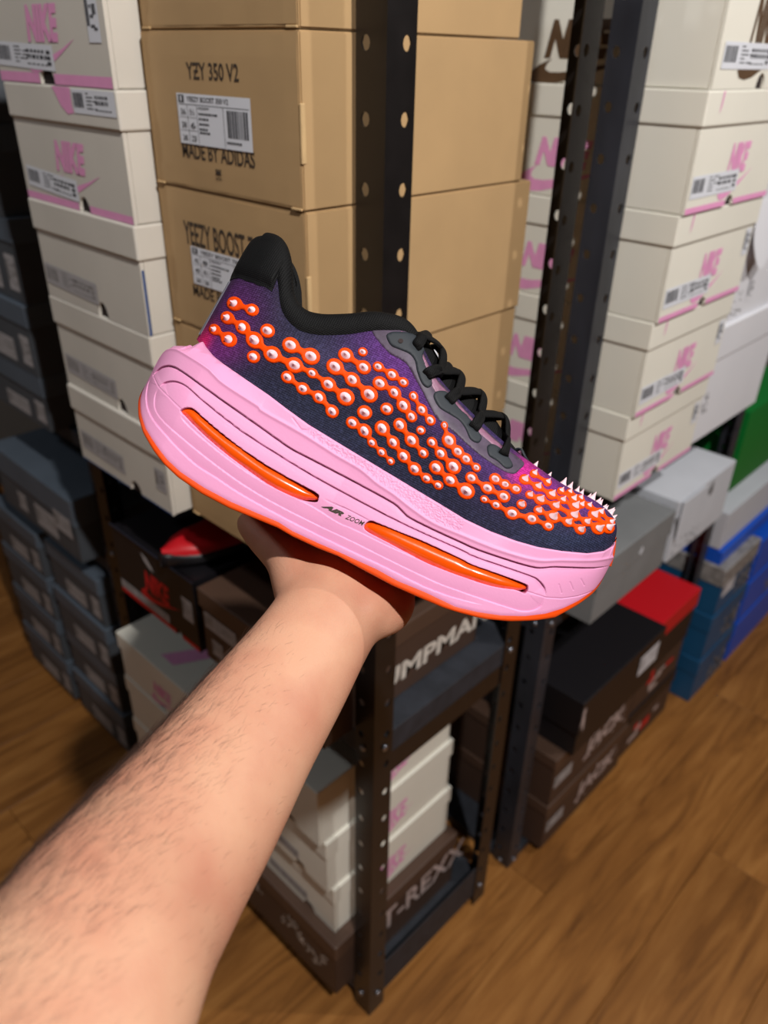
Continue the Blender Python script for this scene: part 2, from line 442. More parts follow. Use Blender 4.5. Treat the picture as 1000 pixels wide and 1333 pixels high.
r2 = rack('charcoal scuffed steel rack on the right holding the pink printed boxes', -0.36, 0.0, 0.405, 1.115, 1.95,
          [(0.02, 0.0, 0.018), (0.648, 0.0, 0.035), (0.88, 0.0, 0.035), (1.93, 0.0, 0.05)], 'grey_steel', 'shelf_black', zoff=ZO)
r3 = rack('black steel rack at the far left holding slate grey boxes', -1.42, -0.745, 0.03, 0.36, 1.95,
          [(0.02, 0.0, 0.018), (0.568, 0.0, 0.03), (0.838, 0.0, 0.03), (1.93, 0.0, 0.05)], 'black_steel', 'shelf_black', zoff=ZO, bolts=False)

# ------------------------------------------------------------------ tan cartons on the middle rack
def tan_box(label, x0, x1, y0, y1, z0, z1, title=None, sub=None, labelled=True, seed=1):
    cx, cy = (x0 + x1) / 2, (y0 + y1) / 2
    t = thing('tan_carton', label, 'box', (cx, cy, z0))
    X0, X1, Y0, Y1, H = x0 - cx, x1 - cx, y0 - cy, y1 - cy, z1 - z0 - 0.001
    bm = bmesh.new(); bm_box(bm, X0, X1, Y0 + 0.002, Y1, 0.0, H)
    bmesh.ops.bevel(bm, geom=bm.edges[:], offset=0.0013, segments=2, affect='EDGES')
    me = bpy.data.meshes.new('body'); bm.to_mesh(me); bm.free(); link('body', me, 'tan_card', t)
    # front flap, slightly bowed, with worn pale edges
    r = random.Random(seed); vs, fs = [], []; nx, nz = 14, 8
    for j in range(nz + 1):
        for i in range(nx + 1):
            u, v = i / nx, j / nz
            edge = 0.0005 * r.random() if (i in (0, nx) or j in (0, nz)) else 0
            d = 0.0002 * math.sin(math.pi * u) * math.sin(math.pi * v)
            vs.append((X0 + 0.003 + (X1 - X0 - 0.006) * u, Y0 + 0.0014 - d + edge, 0.003 + (H - 0.006) * v))
    for j in range(nz):
        for i in range(nx): fs.append((j * (nx + 1) + i, j * (nx + 1) + i + 1, (j + 1) * (nx + 1) + i + 1, (j + 1) * (nx + 1) + i))
    k = len(vs); vs += [(v[0], Y0 + 0.004, v[2]) for v in vs[:]]
    n = nx + 1
    ring = [i for i in range(n)] + [j * n + nx for j in range(1, nz + 1)] + [nz * n + i for i in range(nx - 1, -1, -1)] + [j * n for j in range(nz - 1, 0, -1)]
    for a, b in zip(ring, ring[1:] + ring[:1]): fs.append((a, a + k, b + k, b))
    link('front_flap', mesh('front_flap', vs, fs), 'tan_card', t)
    # worn folded lips at the bottom corners
    for s in (X0 + 0.002, X1 - 0.016):
        link('folded_lip', box_mesh('folded_lip', s, s + 0.014, Y0 + 0.0002, Y0 + 0.003, 0.0, 0.0022, 0.0006, 1), 'tan_edge', t)
    # tuck slot tab along the front right edge
    link('tuck_tab', box_mesh('tuck_tab', X1 - 0.002, X1 + 0.0008, Y0 + 0.001, Y0 + 0.006, H * 0.28, H * 0.62, 0.0006, 1), 'tan_edge', t)
    F = Face((0, y0 + 0.0012, 0), (1, 0, 0), (0, -1, 0), 0.00035)
    G = Face(F.o, F.u, F.n, F.l)
    if title:
        a0, a1, b0, b1 = title[1:]
        G.text(title[0], a0, z0 + b0, a1, z0 + b1, 0, bold=0.014)
        G.build('printed_lettering', ['ink'], t); G = Face(F.o, F.u, F.n, F.l)
        if title[0].startswith('YZY'):     # bar through the middle letter
            w = a1 - a0; G.quad(a0 + w * 0.15, z0 + (b0 + b1) / 2 - 0.0009, a0 + w * 0.235, z0 + (b0 + b1) / 2 + 0.0009, 0, 0.0001)
    if sub:
        a0, a1, b0, b1 = sub[1:]
        G.text(sub[0], a0, z0 + b0, a1, z0 + b1, 0, bold=0.014)
        G.build('printed_lettering', ['ink'], t); G = Face(F.o, F.u, F.n, F.l)
        c = (a0 + a1) / 2; b = b0 - 0.012
        for q in (-1, 0, 1): G.tri_poly([(c + q * 0.0022 - 0.0015, z0 + b + 0.001), (c + q * 0.0022 + 0.0015, z0 + b + 0.001), (c + q * 0.0036 + 0.001, z0 + b + 0.006), (c + q * 0.0036 - 0.001, z0 + b + 0.006)], 0)
        G.quad(c - 0.005, z0 + b + 0.001, c + 0.005, z0 + b + 0.0018, 0, 0.0001)
        G.text('adidas', c - 0.005, z0 + b - 0.0035, c + 0.005, z0 + b - 0.0002, 0)
    if G.vs: G.build('printed_emblem', ['ink'], t)
    return t, F
def yz_label(t, F, a0, b0, a1, b1, head, nums):
    G = Face(F.o, F.u, F.n, F.l + 0.0006); w, h = a1 - a0, b1 - b0
    Q = lambda x0, y0, x1, y1, mi=1, e=0.0002: G.quad(a0 + w * x0, b0 + h * y0, a0 + w * x1, b0 + h * y1, mi, e)
    T = lambda s, x0, y0, x1, y1: G.text(s, a0 + w * x0, b0 + h * y0, a0 + w * x1, b0 + h * y1, 1, 0.0003, bold=0.01)
    Q(0, 0, 1, 1, 0, 0)
    Q(0.025, 0.82, 0.105, 0.97)
    G.quad(a0 + w * 0.055, b0 + h * 0.85, a0 + w * 0.075, b0 + h * 0.95, 0, 0.0004)
    T(head, 0.15, 0.85, 0.72, 0.95)
    Q(0.02, 0.785, 0.98, 0.795)
    for y in (0.53, 0.27): Q(0.02, y, 0.27, y + 0.008)
    for x in (0.14, 0.275, 0.64): Q(x, 0.03, x + 0.005, 0.785)
    ys = (0.58, 0.32, 0.06)
    for i, s in enumerate(nums):
        c, r_ = i % 2, i // 2
        T(s, 0.045 + c * 0.13, ys[r_], 0.115 + c * 0.13, ys[r_] + 0.12)
    T('HQ2059', 0.30, 0.70, 0.45, 0.76)
    r = random.Random(3)
    for i, (x1_, y) in enumerate(((0.56, 0.6), (0.44, 0.5), (0.44, 0.4), (0.40, 0.3), (0.42, 0.23))):
        x = 0.30
        while x < x1_: L = r.uniform(0.015, 0.04); Q(x, y, x + L, y + 0.045); x += L + 0.008
    x = 0.69
    while x < 0.94: d = r.choice((0.006, 0.012, 0.022)); Q(x, 0.22, x + d, 0.74); x += d + r.choice((0.006, 0.01))
    x = 0.67
    while x < 0.85: Q(x, 0.1, x + 0.018, 0.15); x += 0.025
    G.build('size_label', ['label_white', 'label_ink'], t)
tan_box('topmost tan cardboard carton of the tall stack, cut off by the frame', -0.280, -0.046, -0.054, 0.245, 1.468, 1.605, seed=1)
t, F = tan_box('tan cardboard carton printed YZY 350 V2, second from top', -0.282, -0.045, -0.056, 0.272, 1.3305, 1.468,
               ('YZY 350 V2', -0.206, -0.126, 0.0975, 0.1115), ('MADE BY ADIDAS', -0.226, -0.110, 0.029, 0.043), seed=2)
yz_label(t, F, -0.226, 1.3725, -0.111, 1.416, 'YEEZY BOOST 350 V2', ('36', '5½', '38', '6', '240', '220'))
t, F = tan_box('tan cardboard carton printed YEEZY BOOST 700 behind the shoe heel', -0.2840, -0.044, -0.055, 0.291, 1.1835, 1.3305,
               ('YEEZY BOOST 700', -0.240, -0.106, 0.0905, 0.1145), ('MADE BY ADIDAS', -0.234, -0.118, 0.037, 0.049), seed=3)
yz_label(t, F, -0.230, 1.2345, -0.112, 1.2735, 'YEEZY BOOST 700', ('42', '8', '40', '8½', '260', '265'))
tan_box('tan cardboard carton fourth from top, mostly behind the shoe', -0.286, -0.046, -0.054, 0.289, 1.045, 1.1835, seed=4)
t, F = tan_box('bottom tan cardboard carton with a white label, above the black box', -0.288, -0.045, -0.057, 0.286, 0.925, 1.045, seed=5)
size_label(t, F, -0.160, 0.945, -0.06, 0.995, 11, lift=0.0007)

# ------------------------------------------------------------------ white boxes, left stack on the middle rack
t, F, FL = shoe_box('white box with pink NIKE print at the top left, cut by the frame', -0.552, -0.287, -0.088, 0.22, 1.416, 1.545, hole=(0.119, 0.0165, 0.020), stripe=('pink_print', 0.011), body_mat='white_worn')
nike_print(t, F, 0.093, 0.040, 0.075, 0.034, 'pink_print')
size_label(t, F, 0.006, 0.017, 0.146, 0.041, 21, slope=-0.004)
size_label(t, F, 0.228, 0.040, 0.252, 0.095, 22, name='sticker', tick=False)
t, F, FL = shoe_box('white box with a pink swoosh on its lid, second from top at left', -0.545, -0.2865, -0.086, 0.22, 1.288, 1.416, hole=(0.146, 0.012, 0.017), stripe=('pink_print', 0.009), body_mat='white_worn')
nike_print(t, F, 0.096, 0.040, 0.073, 0.033, 'pink_print')
size_label(t, F, 0.014, 0.016, 0.140, 0.039, 23, slope=-0.006)
size_label(t, FL, 0.168, 0.1035, 0.256, 0.1265, 24, name='sticker', tick=False, lift=0.0006)
G = Face(FL.o, FL.u, FL.n); G.tri_poly([(0.124, 0.1275), (0.165, 0.1275), (0.164, 0.112), (0.166, 0.103), (0.152, 0.1015), (0.139, 0.109)], 0); G.build('printed_logo', ['pink_print'], t)
t, F, FL = shoe_box('plain white box third from top at left, pale worn label', -0.541, -0.2875, -0.086, 0.22, 1.166, 1.288, hole=(0.145, 0.012, 0.019), body_mat='white_worn')
size_label(t, F, 0.008, 0.018, 0.142, 0.044, 25, slope=-0.004, mats=('grey_label', 'silver_print'))
G = Face((-0.2875 - 0.003 + 0.0004, -0.083, 1.166), (0, 1, 0), (1, 0, 0)); G.quad(0.001, 0.001, 0.004, 0.075); G.build('blue_tape', ['blue_tape'], t)
t, F, FL = shoe_box('plain white box fourth from top at left, beside the shoe heel', -0.540, -0.2895, -0.084, 0.22, 1.042, 1.166, hole=(0.150, 0.012, 0.019), body_mat='white_worn')
size_label(t, F, 0.012, 0.020, 0.146, 0.046, 26, slope=-0.004, mats=('grey_label', 'silver_print'))
t, F, FL = shoe_box('bottom white box of the left stack, dark blue lower edge', -0.536, -0.2905, -0.085, 0.22, 0.925, 1.042, hole=(0.150, 0.014, 0.017), stripe=('blue_tape', 0.003), body_mat='white_worn')
size_label(t, F, 0.012, 0.022, 0.130, 0.050, 27, slope=-0.003, mats=('grey_label', 'silver_print'))
size_label(t, F, 0.212, 0.03, 0.236, 0.062, 28, name='sticker', tick=False, mats=('grey_label', 'silver_print'))

# ------------------------------------------------------------------ middle shelf of the middle rack
t, F, FL = shoe_box('black box with red printed logo under the tan cartons', -0.545, -0.312, -0.058, 0.25, 0.664, 0.795, lid=0.0, body_mat='black_card', hole=(0.172, 0.008, 0.012), stripe=('red_card', 0.009), hole_mat='grey_label')
G = Face(F.o, F.u, F.n)
G.text('NIKE', 0.088, 0.046, 0.160, 0.085, 0, 0.0001, bold=0.05, shear=0.2); G.tri_poly([(0.07 + x * 0.12, 0.026 + y * 0.032) for x, y in SWOOSH], 0)
G.build('printed_logo', ['red_card'], t)
size_label(t, F, 0.006, 0.011, 0.150, 0.027, 31, mats=('grey_label', 'silver_print'))
size_label(t, F, 0.195, 0.050, 0.222, 0.090, 32, name='sticker', tick=False, mats=('grey_label', 'silver_print'))
G = Face(F.o, F.u, F.n); G.tri_poly([(0.088, 0.117), (0.105, 0.112), (0.118, 0.100), (0.122, 0.094), (0.108, 0.096), (0.096, 0.104)]); G.build('paper_tab', ['grey_label'], t)
link('rim', box_mesh('rim', -0.1165, 0.1165, -0.154, -0.150, 0.129, 0.1325, 0.001, 1), 'navy_card', t)
t, F, FL = shoe_box('dark brown box with two white labels beside the black box', -0.305, -0.038, -0.055, 0.27, 0.664, 0.792, lid=0.032, body_mat='brown_card_dark', lid_mat='brown_card')
size_label(t, F, 0.010, 0.062, 0.085, 0.090, 33, mats=('grey_label', 'silver_print'))
size_label(t, F, 0.022, 0.018, 0.048, 0.046, 34, name='sticker', tick=False, mats=('grey_label', 'silver_print'))
G = Face((-0.041, -0.055, 0.664), (0, 1, 0), (1, 0, 0)); G.text('JUMPMAN', 0.085, 0.018, 0.352, 0.060, 0, bold=0.035, shear=0.05)
G.build('printed_lettering', ['cream_print'], t)

# sneaker lying on the black box
def sneaker(label, M0):
    t = thing('sneaker', label, 'shoe', mw=M0)
    n, vs, fs = 20, [], []
    def prof(u): return (0.034 + 0.012 * math.sin(u * math.pi * 1.1)) * min(1, (u / 0.12) ** 0.5 if u > 0 else 0.02, ((1 - u) / 0.18) ** 0.5 if u < 1 else 0.02)
    for i in range(n + 1):
        u = i / n; w = max(prof(u), 0.004)
        for a in range(16):
            an = 2 * math.pi * a / 16; vs.append((u * 0.27, w * math.cos(an), 0.012 + 0.012 * max(-1, min(1, 1.6 * math.sin(an)))))
    for i in range(n):
        for a in range(16): fs.append((i * 16 + a, i * 16 + (a + 1) % 16, (i + 1) * 16 + (a + 1) % 16, (i + 1) * 16 + a))
    fs.append(tuple(range(16))); fs.append(tuple(range(n * 16 + 15, n * 16 - 1, -1)))
    link('sole', mesh('sole', vs, fs), 'black_card', t, True)
    vs, fs = [], []
    for i in range(n + 1):
        u = i / n; w = max(prof(u) * 0.92, 0.003); h = 0.030 + 0.012 * min(1, max(0, (0.75 - u) / 0.35)) if u < 0.95 else 0.022
        if u < 0.5: h = 0.050
        for a in range(13):
            an = math.pi * a / 12; vs.append((u * 0.265 + 0.002, w * math.cos(an), 0.020 + (h - 0.012) * abs(math.sin(an)) ** 0.7))
    for i in range(n):
        for a in range(12): fs.append((i * 13 + a, i * 13 + a + 1, (i + 1) * 13 + a + 1, (i + 1) * 13 + a))
    link('upper', mesh('upper', vs, fs), 'red_card', t, True)
    vs, fs = [], []
    for i in range(9):
        u = 0.12 + 0.5 * i / 8
        for a in range(9):
            an = math.pi * (0.25 + 0.5 * a / 8); vs.append((u * 0.265, prof(u) * 0.95 * math.cos(an), 0.0235 + 0.038 * math.sin(an)))
    for i in range(8):
        for a in range(8): fs.append((i * 9 + a, i * 9 + a + 1, (i + 1) * 9 + a + 1, (i + 1) * 9 + a))
    link('tongue', mesh('tongue', vs, fs), 'black_card', t, True)
sneaker('red and black sneaker lying on the open black box', Matrix.Translation((-0.345, 0.203, 0.7955)) @ Matrix.Rotation(math.radians(-97), 4, 'Z'))

# ------------------------------------------------------------------ bottom shelf of the middle rack
zs = [(0.0655, 0.190), (0.190, 0.310), (0.310, 0.420), (0.420, 0.525)]
lab = ['lowest white box of the stack behind the forearm', 'second lowest white box of the stack behind the forearm', 'third white box up behind the forearm', 'white box topping the low stack left of the forearm']
for (a, b), l in zip(zs, lab):
    t, F, FL = shoe_box(l, -0.622, -0.352, -0.048, 0.26, a, b, hole=(0.13, 0.012, 0.016))
    if b > 0.4:
        nike_print(t, F, 0.11, 0.030, 0.06, 0.028, 'pink_print')
        me = mesh('top_print', [(-0.02, -0.13, 0.1055), (0.02, -0.13, 0.1055), (0.10, 0.02, 0.1055), (0.07, 0.02, 0.1055)], [(0, 1, 2, 3)]); link('top_print', me, 'pink_print', t)
t, F, FL = shoe_box('dark brown box with scrawled white print on the lowest shelf', -0.345, -0.038, -0.042, 0.27, 0.0655, 0.205, lid=0.035, body_mat='brown_card_dark', lid_mat='brown_card')
G = Face(F.o, F.u, F.n); r = random.Random(5)
for i in range(70):
    a = r.uniform(0.165, 0.275); b = 0.045 + 0.03 * r.random() + 0.012 * math.sin((a - 0.165) * 60); d = r.uniform(0.003, 0.012)
    an = r.uniform(-0.6, 1.9); G.poly([(a, b), (a + d * math.cos(an), b + d * math.sin(an)), (a + d * math.cos(an) - 0.0032 * math.sin(an), b + d * math.sin(an) + 0.0032 * math.cos(an)), (a - 0.0032 * math.sin(an), b + 0.0032 * math.cos(an))])
for i in range(24):
    a = r.uniform(0.045, 0.11); b = 0.07 + 0.02 * r.random(); d = r.uniform(0.003, 0.010); G.quad(a, b, a + d, b + 0.003)
G.build('printed_logo', ['cream_print'], t)
G = Face((-0.041, -0.042, 0.0655), (0, 1, 0), (1, 0, 0)); G.text('T-REXX', 0.110, 0.050, 0.340, 0.100, 0, bold=0.02); G.build('printed_lettering', ['pale_print'], t)
lab = ['white box resting on the dark brown box, right of the forearm', 'middle white box of three right of the forearm', 'top white box of three right of the forearm, under the shelf']
for i, (a, b, x1) in enumerate(((0.205, 0.322, -0.056), (0.322, 0.442, -0.058), (0.442, 0.563, -0.060))):
    t, F, FL = shoe_box(lab[i], x1 - 0.27, x1, -0.050 + 0.012 * (2 - i), 0.262 - 0.004 * i, a, b, hole=(0.20, 0.014, 0.014))
    G = Face((x1 - 0.003, 0.0, a), (0, 1, 0), (1, 0, 0))
    G.text('NIKE', 0.075, 0.028, 0.145, 0.068, 0, 0.0001, bold=0.04, shear=0.2); G.tri_poly([(0.045 + x * 0.12, 0.006 + y * 0.04) for x, y in SWOOSH])
    G.build('printed_logo', ['pink_print'], t)
    size_label(t, F, 0.10, 0.016, 0.20, 0.036, 40 + i, mats=('grey_label', 'silver_print'))

# ------------------------------------------------------------------ far left rack: slate grey boxes
def slate(label, x0, x1, y0, z0, z1, seed, lid=0.04, n=2, big=False):
    t, F, FL = shoe_box(label, x0, x1, y0, y0 + 0.31, z0, z1, lid=lid, body_mat='slate_front', lid_mat='slate_card')
    w = x1 - x0; h = z1 - z0 - lid
    if big:
        size_label(t, F, w * 0.48, h * 0.18, w * 0.74, h * 0.80, seed, mats=('grey_label', 'silver_print'))
        size_label(t, FL, w * 0.76, h * 0.62, w * 0.96, h * 1.15, seed + 1, name='sticker', mats=('grey_label', 'silver_print'), lift=0.0008)
        size_label(t, F, w * 0.25, h * 0.25, w * 0.36, h * 0.75, seed + 2, name='sticker', mats=('grey_label', 'silver_print'))
    else:
        size_label(t, F, w * 0.30, h * 0.15, w * 0.68, h * 0.62, seed, mats=('grey_label', 'silver_print'))
        size_label(t, F, w * 0.80, h * 0.2, w * 0.95, h * 0.8, seed + 1, name='sticker', mats=('grey_label', 'silver_print'))
    return t
ls = ['slate grey box at the bottom of the far left upper stack', 'slate grey box second from bottom in the far left upper stack', 'slate grey box third from bottom in the far left upper stack', 'slate grey box fourth from bottom in the far left upper stack', 'uppermost slate grey box in the far left stack']
for i, (a, b) in enumerate(((0.838, 0.945), (0.945, 1.075), (1.075, 1.215), (1.215, 1.35), (1.35, 1.48))):
    slate(ls[i], -1.085 + 0.006 * (i % 2), -0.836 + 0.004 * (i % 3), -0.004 - 0.004 * (i % 2), a, b, 50 + 3 * i)
slate('wide slate grey box alone on the far left middle shelf', -1.16, -0.800, -0.012, 0.568, 0.712, 70, lid=0.06, big=True)
ls = ['floor level slate grey box in the right far left column', 'second slate grey box up in the right far left column', 'third slate grey box up in the right far left column', 'top slate grey box in the right far left column']
lq = ['floor level slate grey box in the outermost left column', 'second slate grey box up in the outermost left column', 'third slate grey box up in the outermost left column', 'top slate grey box in the outermost left column']
for i in range(4):
    a = 0.0205 + i * 0.124
    slate(ls[i], -1.035, -0.798 - 0.004 * (i % 2), 0.004 + 0.004 * (i % 2), a, a + 0.124, 80 + 3 * i)
    slate(lq[i], -1.300, -1.058 - 0.004 * (i % 2), 0.0, a, a + 0.124 - (0.002 if i == 3 else 0), 95 + 3 * i)

# ------------------------------------------------------------------ right rack, upper stack of pink printed boxes
def pink_box(label, x1, y0, z0, z1, seed, pink=True, tab=True):
    m_ = 'pink_print' if pink else 'brown_print'
    t, F, FL = shoe_box(label, x1 - 0.34, x1, y0, y0 + 0.262, z0, z1, end='+X', lid=0.038, hole=(0.128, 0.012, 0.013), stripe=(m_, 0.008) if pink else None)
    nike_print(t, F, 0.102, 0.040, 0.060, 0.036, m_)
    size_label(t, F, 0.008, 0.018, 0.142, 0.044, seed, slope=0.0)
    if tab: size_label(t, F, 0.234, 0.055, 0.254, 0.093, seed + 1, name='sticker', tick=False)
    G = Face((x1 - 0.34, y0 + 0.003, z0), (1, 0, 0), (0, -1, 0))
    G.text('NIKE', 0.114, 0.038, 0.200, 0.073, 0, 0.0002, bold=0.07, shear=0.3); G.tri_poly([(0.085 + x * 0.155, 0.004 + y * 0.042) for x, y in SWOOSH])
    G.build('side_logo', [m_], t)
    if pink:
        G = Face(FL.o, FL.u, FL.n); zz = z1 - z0 - 0.037; G.poly([(0.036, zz + 0.012), (0.038, zz + 0.036), (0.042, zz + 0.036), (0.040, zz + 0.020)]); G.build('printed_streak', ['pink_print'], t)
pink_box('bottom box of the right pink printed stack, just right of the toe', 0.058, 0.446, 0.8805, 1.018, 110)
pink_box('second box up in the right pink printed stack', 0.066, 0.446, 1.018, 1.154, 112)
pink_box('third box up in the right pink printed stack', 0.073, 0.445, 1.154, 1.289, 114)
pink_box('fourth box up in the right pink printed stack', 0.079, 0.444, 1.289, 1.424, 116)
t, F, FL = shoe_box('white box with brown NIKE print at the top right', 0.081 - 0.34, 0.081, 0.446, 0.710, 1.424, 1.575, end='+X', lid=0.038, hole=(0.136, 0.013, 0.017))
G = Face(F.o, F.u, F.n); G.text('NIKE', 0.078, 0.045, 0.150, 0.110, 0, 0.0002, bold=0.05, shear=0.35); G.tri_poly([(0.062 + x * 0.16, 0.010 + y * 0.05) for x, y in SWOOSH]); G.build('printed_logo', ['brown_print'], t)
size_label(t, F, 0.014, 0.021, 0.152, 0.048, 119)
G = Face((0.081 - 0.34, 0.449, 1.424), (1, 0, 0), (0, -1, 0)); G.text('NIKE', 0.108, 0.028, 0.204, 0.070, 0, 0.0002, bold=0.07, shear=0.3); G.tri_poly([(0.085 + x * 0.165, -0.001 + y * 0.036) for x, y in SWOOSH]); G.build('side_logo', ['brown_print'], t)

# second column on the right rack: plain white boxes
t, F, FL = shoe_box('plain white box in the second right column, bottom', -0.29, 0.050, 0.722, 1.010, 0.8805, 1.085, end='+X', lid=0.058, body_mat='white_plain')
G = Face(F.o, F.u, F.n); r = random.Random(9)
for i in range(16): a, b = r.uniform(0.012, 0.035), r.uniform(0.05, 0.09); G.quad(a, b, a + 0.004, b + 0.004)
G.build('smudge', ['scuff'], t)
t, F, FL = shoe_box('plain white box in the second right column, paper flap hanging', -0.29, 0.046, 0.722, 1.02, 1.085, 1.275, end='+X', lid=0.0, body_mat='white_plain')
size_label(t, F, 0.10, 0.025, 0.125, 0.065, 131, name='sticker', tick=False, mats=('white_plain', 'scuff'))
G = Face(F.o, F.u, F.n)
for i in range(30): a, b = r.uniform(0.012, 0.085), r.uniform(0.004, 0.05); G.quad(a, b, a + r.uniform(0.003, 0.008), b + 0.003)
G.build('torn_tape_mark', ['scuff'], t)
vs, fs = [], []
pts = curve_pts([(0.035, 0.155), (0.038, 0.125), (0.060, 0.092), (0.085, 0.088), (0.115, 0.11), (0.20, 0.15), (0.20, 0.19), (0.05, 0.19)], 5)
for d in (0.0, 0.0012):
    for p in pts: vs.append((0.168 + 0.002 + d + 0.014 * max(0, (0.19 - p[1]) / 0.1), -0.149 + p[0], p[1]))
n = len(pts); fs.append(tuple(range(n))); fs.append(tuple(range(2 * n - 1, n - 1, -1))); fs += [(i, (i + 1) % n, n + (i + 1) % n, n + i) for i in range(n)]
link('paper_flap', mesh('paper_flap', vs, fs), 'white_plain', t)
G = Face(F.o, F.u, F.n); G.quad(0.028, 0.132, 0.04, 0.146); G.build('yellow_mark', ['yellow_print'], t)

# right rack, middle shelf: grey boxes
t, F, FL = shoe_box('mid grey box under the right pink printed stack', -0.27, 0.060, 0.4435, 0.699, 0.6485, 0.768, end='+X', lid=0.050, body_mat='grey_card')
G = Face(FL.o, FL.u, FL.n)
pts = [(0.13, 0.085), (0.14, 0.096), (0.147, 0.086), (0.14, 0.077)]; G.tri_poly(pts); G.build('sticker', ['pale_grey_card'], t)
t, F, FL = shoe_box('pale grey box with a tab slot beside the mid grey box', -0.27, 0.062, 0.706, 0.955, 0.6485, 0.780, end='+X', lid=0.0, body_mat='pale_grey_card')
G = Face(F.o, F.u, F.n)
G.tri_poly([(0.13, 0.105), (0.15, 0.122), (0.155, 0.095), (0.142, 0.088)], 0); G.tri_poly([(0.0, 0.095), (0.012, 0.05), (0.034, 0.052), (0.018, 0.07), (0.008, 0.10)], 0)
for i in range(40): a, b = r.uniform(0.015, 0.13), r.uniform(0.006, 0.045); G.quad(a, b, a + 0.004, b + 0.003)
G.build('scuff_mark', ['scuff'], t)
me = box_mesh('tuck_flap', 0.1655, 0.168, -0.112, -0.02, 0.045, 0.128, 0.0012, 1); link('tuck_flap', me, 'pale_grey_card', t)

# right rack, floor level
for i, (a, b) in enumerate(((0.0205, 0.153), (0.153, 0.287))):
    t, F, FL = shoe_box(['lower dark brown box at floor level on the right rack', 'upper dark brown box beneath the black box on the right'][i], -0.30, 0.032, 0.474, 0.800, a, b, end='+X', lid=0.028, body_mat='brown_card_dark', lid_mat='brown_card')
    G = Face(F.o, F.u, F.n)
    G.text('JACK', 0.125, 0.035, 0.285, 0.090, 0, bold=0.045, shear=0.1)
    rr = random.Random(30 + i)
    for q in range(30): aa, bb, d = rr.uniform(0.12, 0.29), rr.uniform(0.03, 0.095), rr.uniform(0.004, 0.012); G.quad(aa, bb, aa + d, bb + 0.004, 0, 0.0002)
    G.build('printed_lettering', ['pale_print'], t)
    size_label(t, F, 0.012, 0.045, 0.075, 0.075, 140 + i, mats=('grey_label', 'silver_print'))
t, F, FL = shoe_box('large black box with a white label on the brown boxes', -0.29, 0.052, 0.500, 0.825, 0.287, 0.432, end='+X', lid=0.085, body_mat='black_card', lid_edge=0.006)
size_label(t, FL, 0.222, 0.070, 0.302, 0.120, 150, mats=('label_white', 'grey_label'))
G = Face(FL.o, FL.u, FL.n)
for pts in ([(0.000, 0.118), (0.005, 0.13), (0.011, 0.13), (0.013, 0.118), (0.008, 0.112)], [(0.0015, 0.112), (0.012, 0.112), (0.016, 0.075), (0.011, 0.068), (0.008, 0.092), (0.004, 0.088)], [(0.0, 0.098), (0.004, 0.1), (0.003, 0.085), (0.0, 0.08)]): G.tri_poly(pts)
G.build('printed_emblem', ['pale_print'], t)
t, F, FL = shoe_box('box with a bright red lid behind the large black box', -0.30, 0.030, 0.835, 1.050, 0.300, 0.405, end='+X', lid=0.05, body_mat='black_card', lid_mat='red_card')
for i, (a, b) in enumerate(((0.0205, 0.16), (0.16, 0.30))):
    t, F, FL = shoe_box(['lower red and black printed box at floor level', 'upper red and black printed box below the red lid'][i], -0.30, 0.025, 0.815, 1.050, a, b, end='+X', lid=0.04, body_mat='brown_card_dark', lid_mat='black_card')
    G = Face(F.o, F.u, F.n); rr = random.Random(60 + i)
    for q in range(7): aa, bb = rr.uniform(0.01, 0.17), rr.uniform(0.01, 0.07); G.quad(aa, bb, aa + rr.uniform(0.02, 0.05), bb + rr.uniform(0.008, 0.02), q % 2, 0.0001 * (q + 1))
    G.build('printed_lettering', ['pale_print', 'red_card'], t)

# ------------------------------------------------------------------ boxes beyond the right rack
def far_box(label, y0, y1, z0, z1, bmat, lmat, lid=0.05, x1=0.05, side=None, hl=None):
    t, F, FL = shoe_box(label, x1 - 0.33, x1, y0, y1, z0, z1, end='+X', lid=lid, body_mat=bmat, lid_mat=lmat)
    if side:
        G = Face(F.o, F.u, F.n); rr = random.Random(int(z0 * 1000)); w = y1 - y0
        for q in range(60): a, b, d = w * rr.uniform(0.45, 0.95), rr.uniform(0.004, z1 - z0 - lid - 0.01), rr.uniform(0.004, 0.014); G.quad(a, b, a + d, b + rr.uniform(0.004, 0.012), 0, 0.0001)
        G.build('silver_print', [side], t)
    if hl: size_label(t, F, 0.02, 0.05, 0.09, 0.1, 170, mats=('label_white', 'grey_label'))
    return t
for i, (a, b) in enumerate(((0.0, 0.14), (0.14, 0.28), (0.28, 0.42))):
    far_box(['floor level dark blue box beyond the right rack', 'second dark blue box up beyond the right rack', 'top dark blue box with white label beyond the right rack'][i], 1.135, 1.345, a, b, 'teal_card', 'teal_card' if i < 2 else 'silver_print', side='silver_print', hl=(i == 2))
for i, (a, b) in enumerate(((0.0, 0.135), (0.135, 0.27), (0.27, 0.40))):
    far_box(['floor level bright blue box at the far right', 'second bright blue box up at the far right', 'bright blue box with pale grey lid at the far right'][i], 1.365, 1.70, a, b, 'blue_card', 'blue_card' if i < 2 else 'blue_card', side='silver_print' if i == 1 else None)
far_box('wide pale grey box on top of the bright blue boxes', 1.14, 1.72, 0.46, 0.56, 'pale_grey_card', 'pale_grey_card', lid=0.0, x1=0.02)
far_box('slim blue box beneath the wide pale grey box', 1.14, 1.72, 0.42, 0.459, 'blue_card', 'blue_card', lid=0.0, x1=0.03)
far_box('green box at the far right edge', 1.16, 1.50, 0.60, 0.80, 'green_card', 'green_card', lid=0.0, x1=0.0)

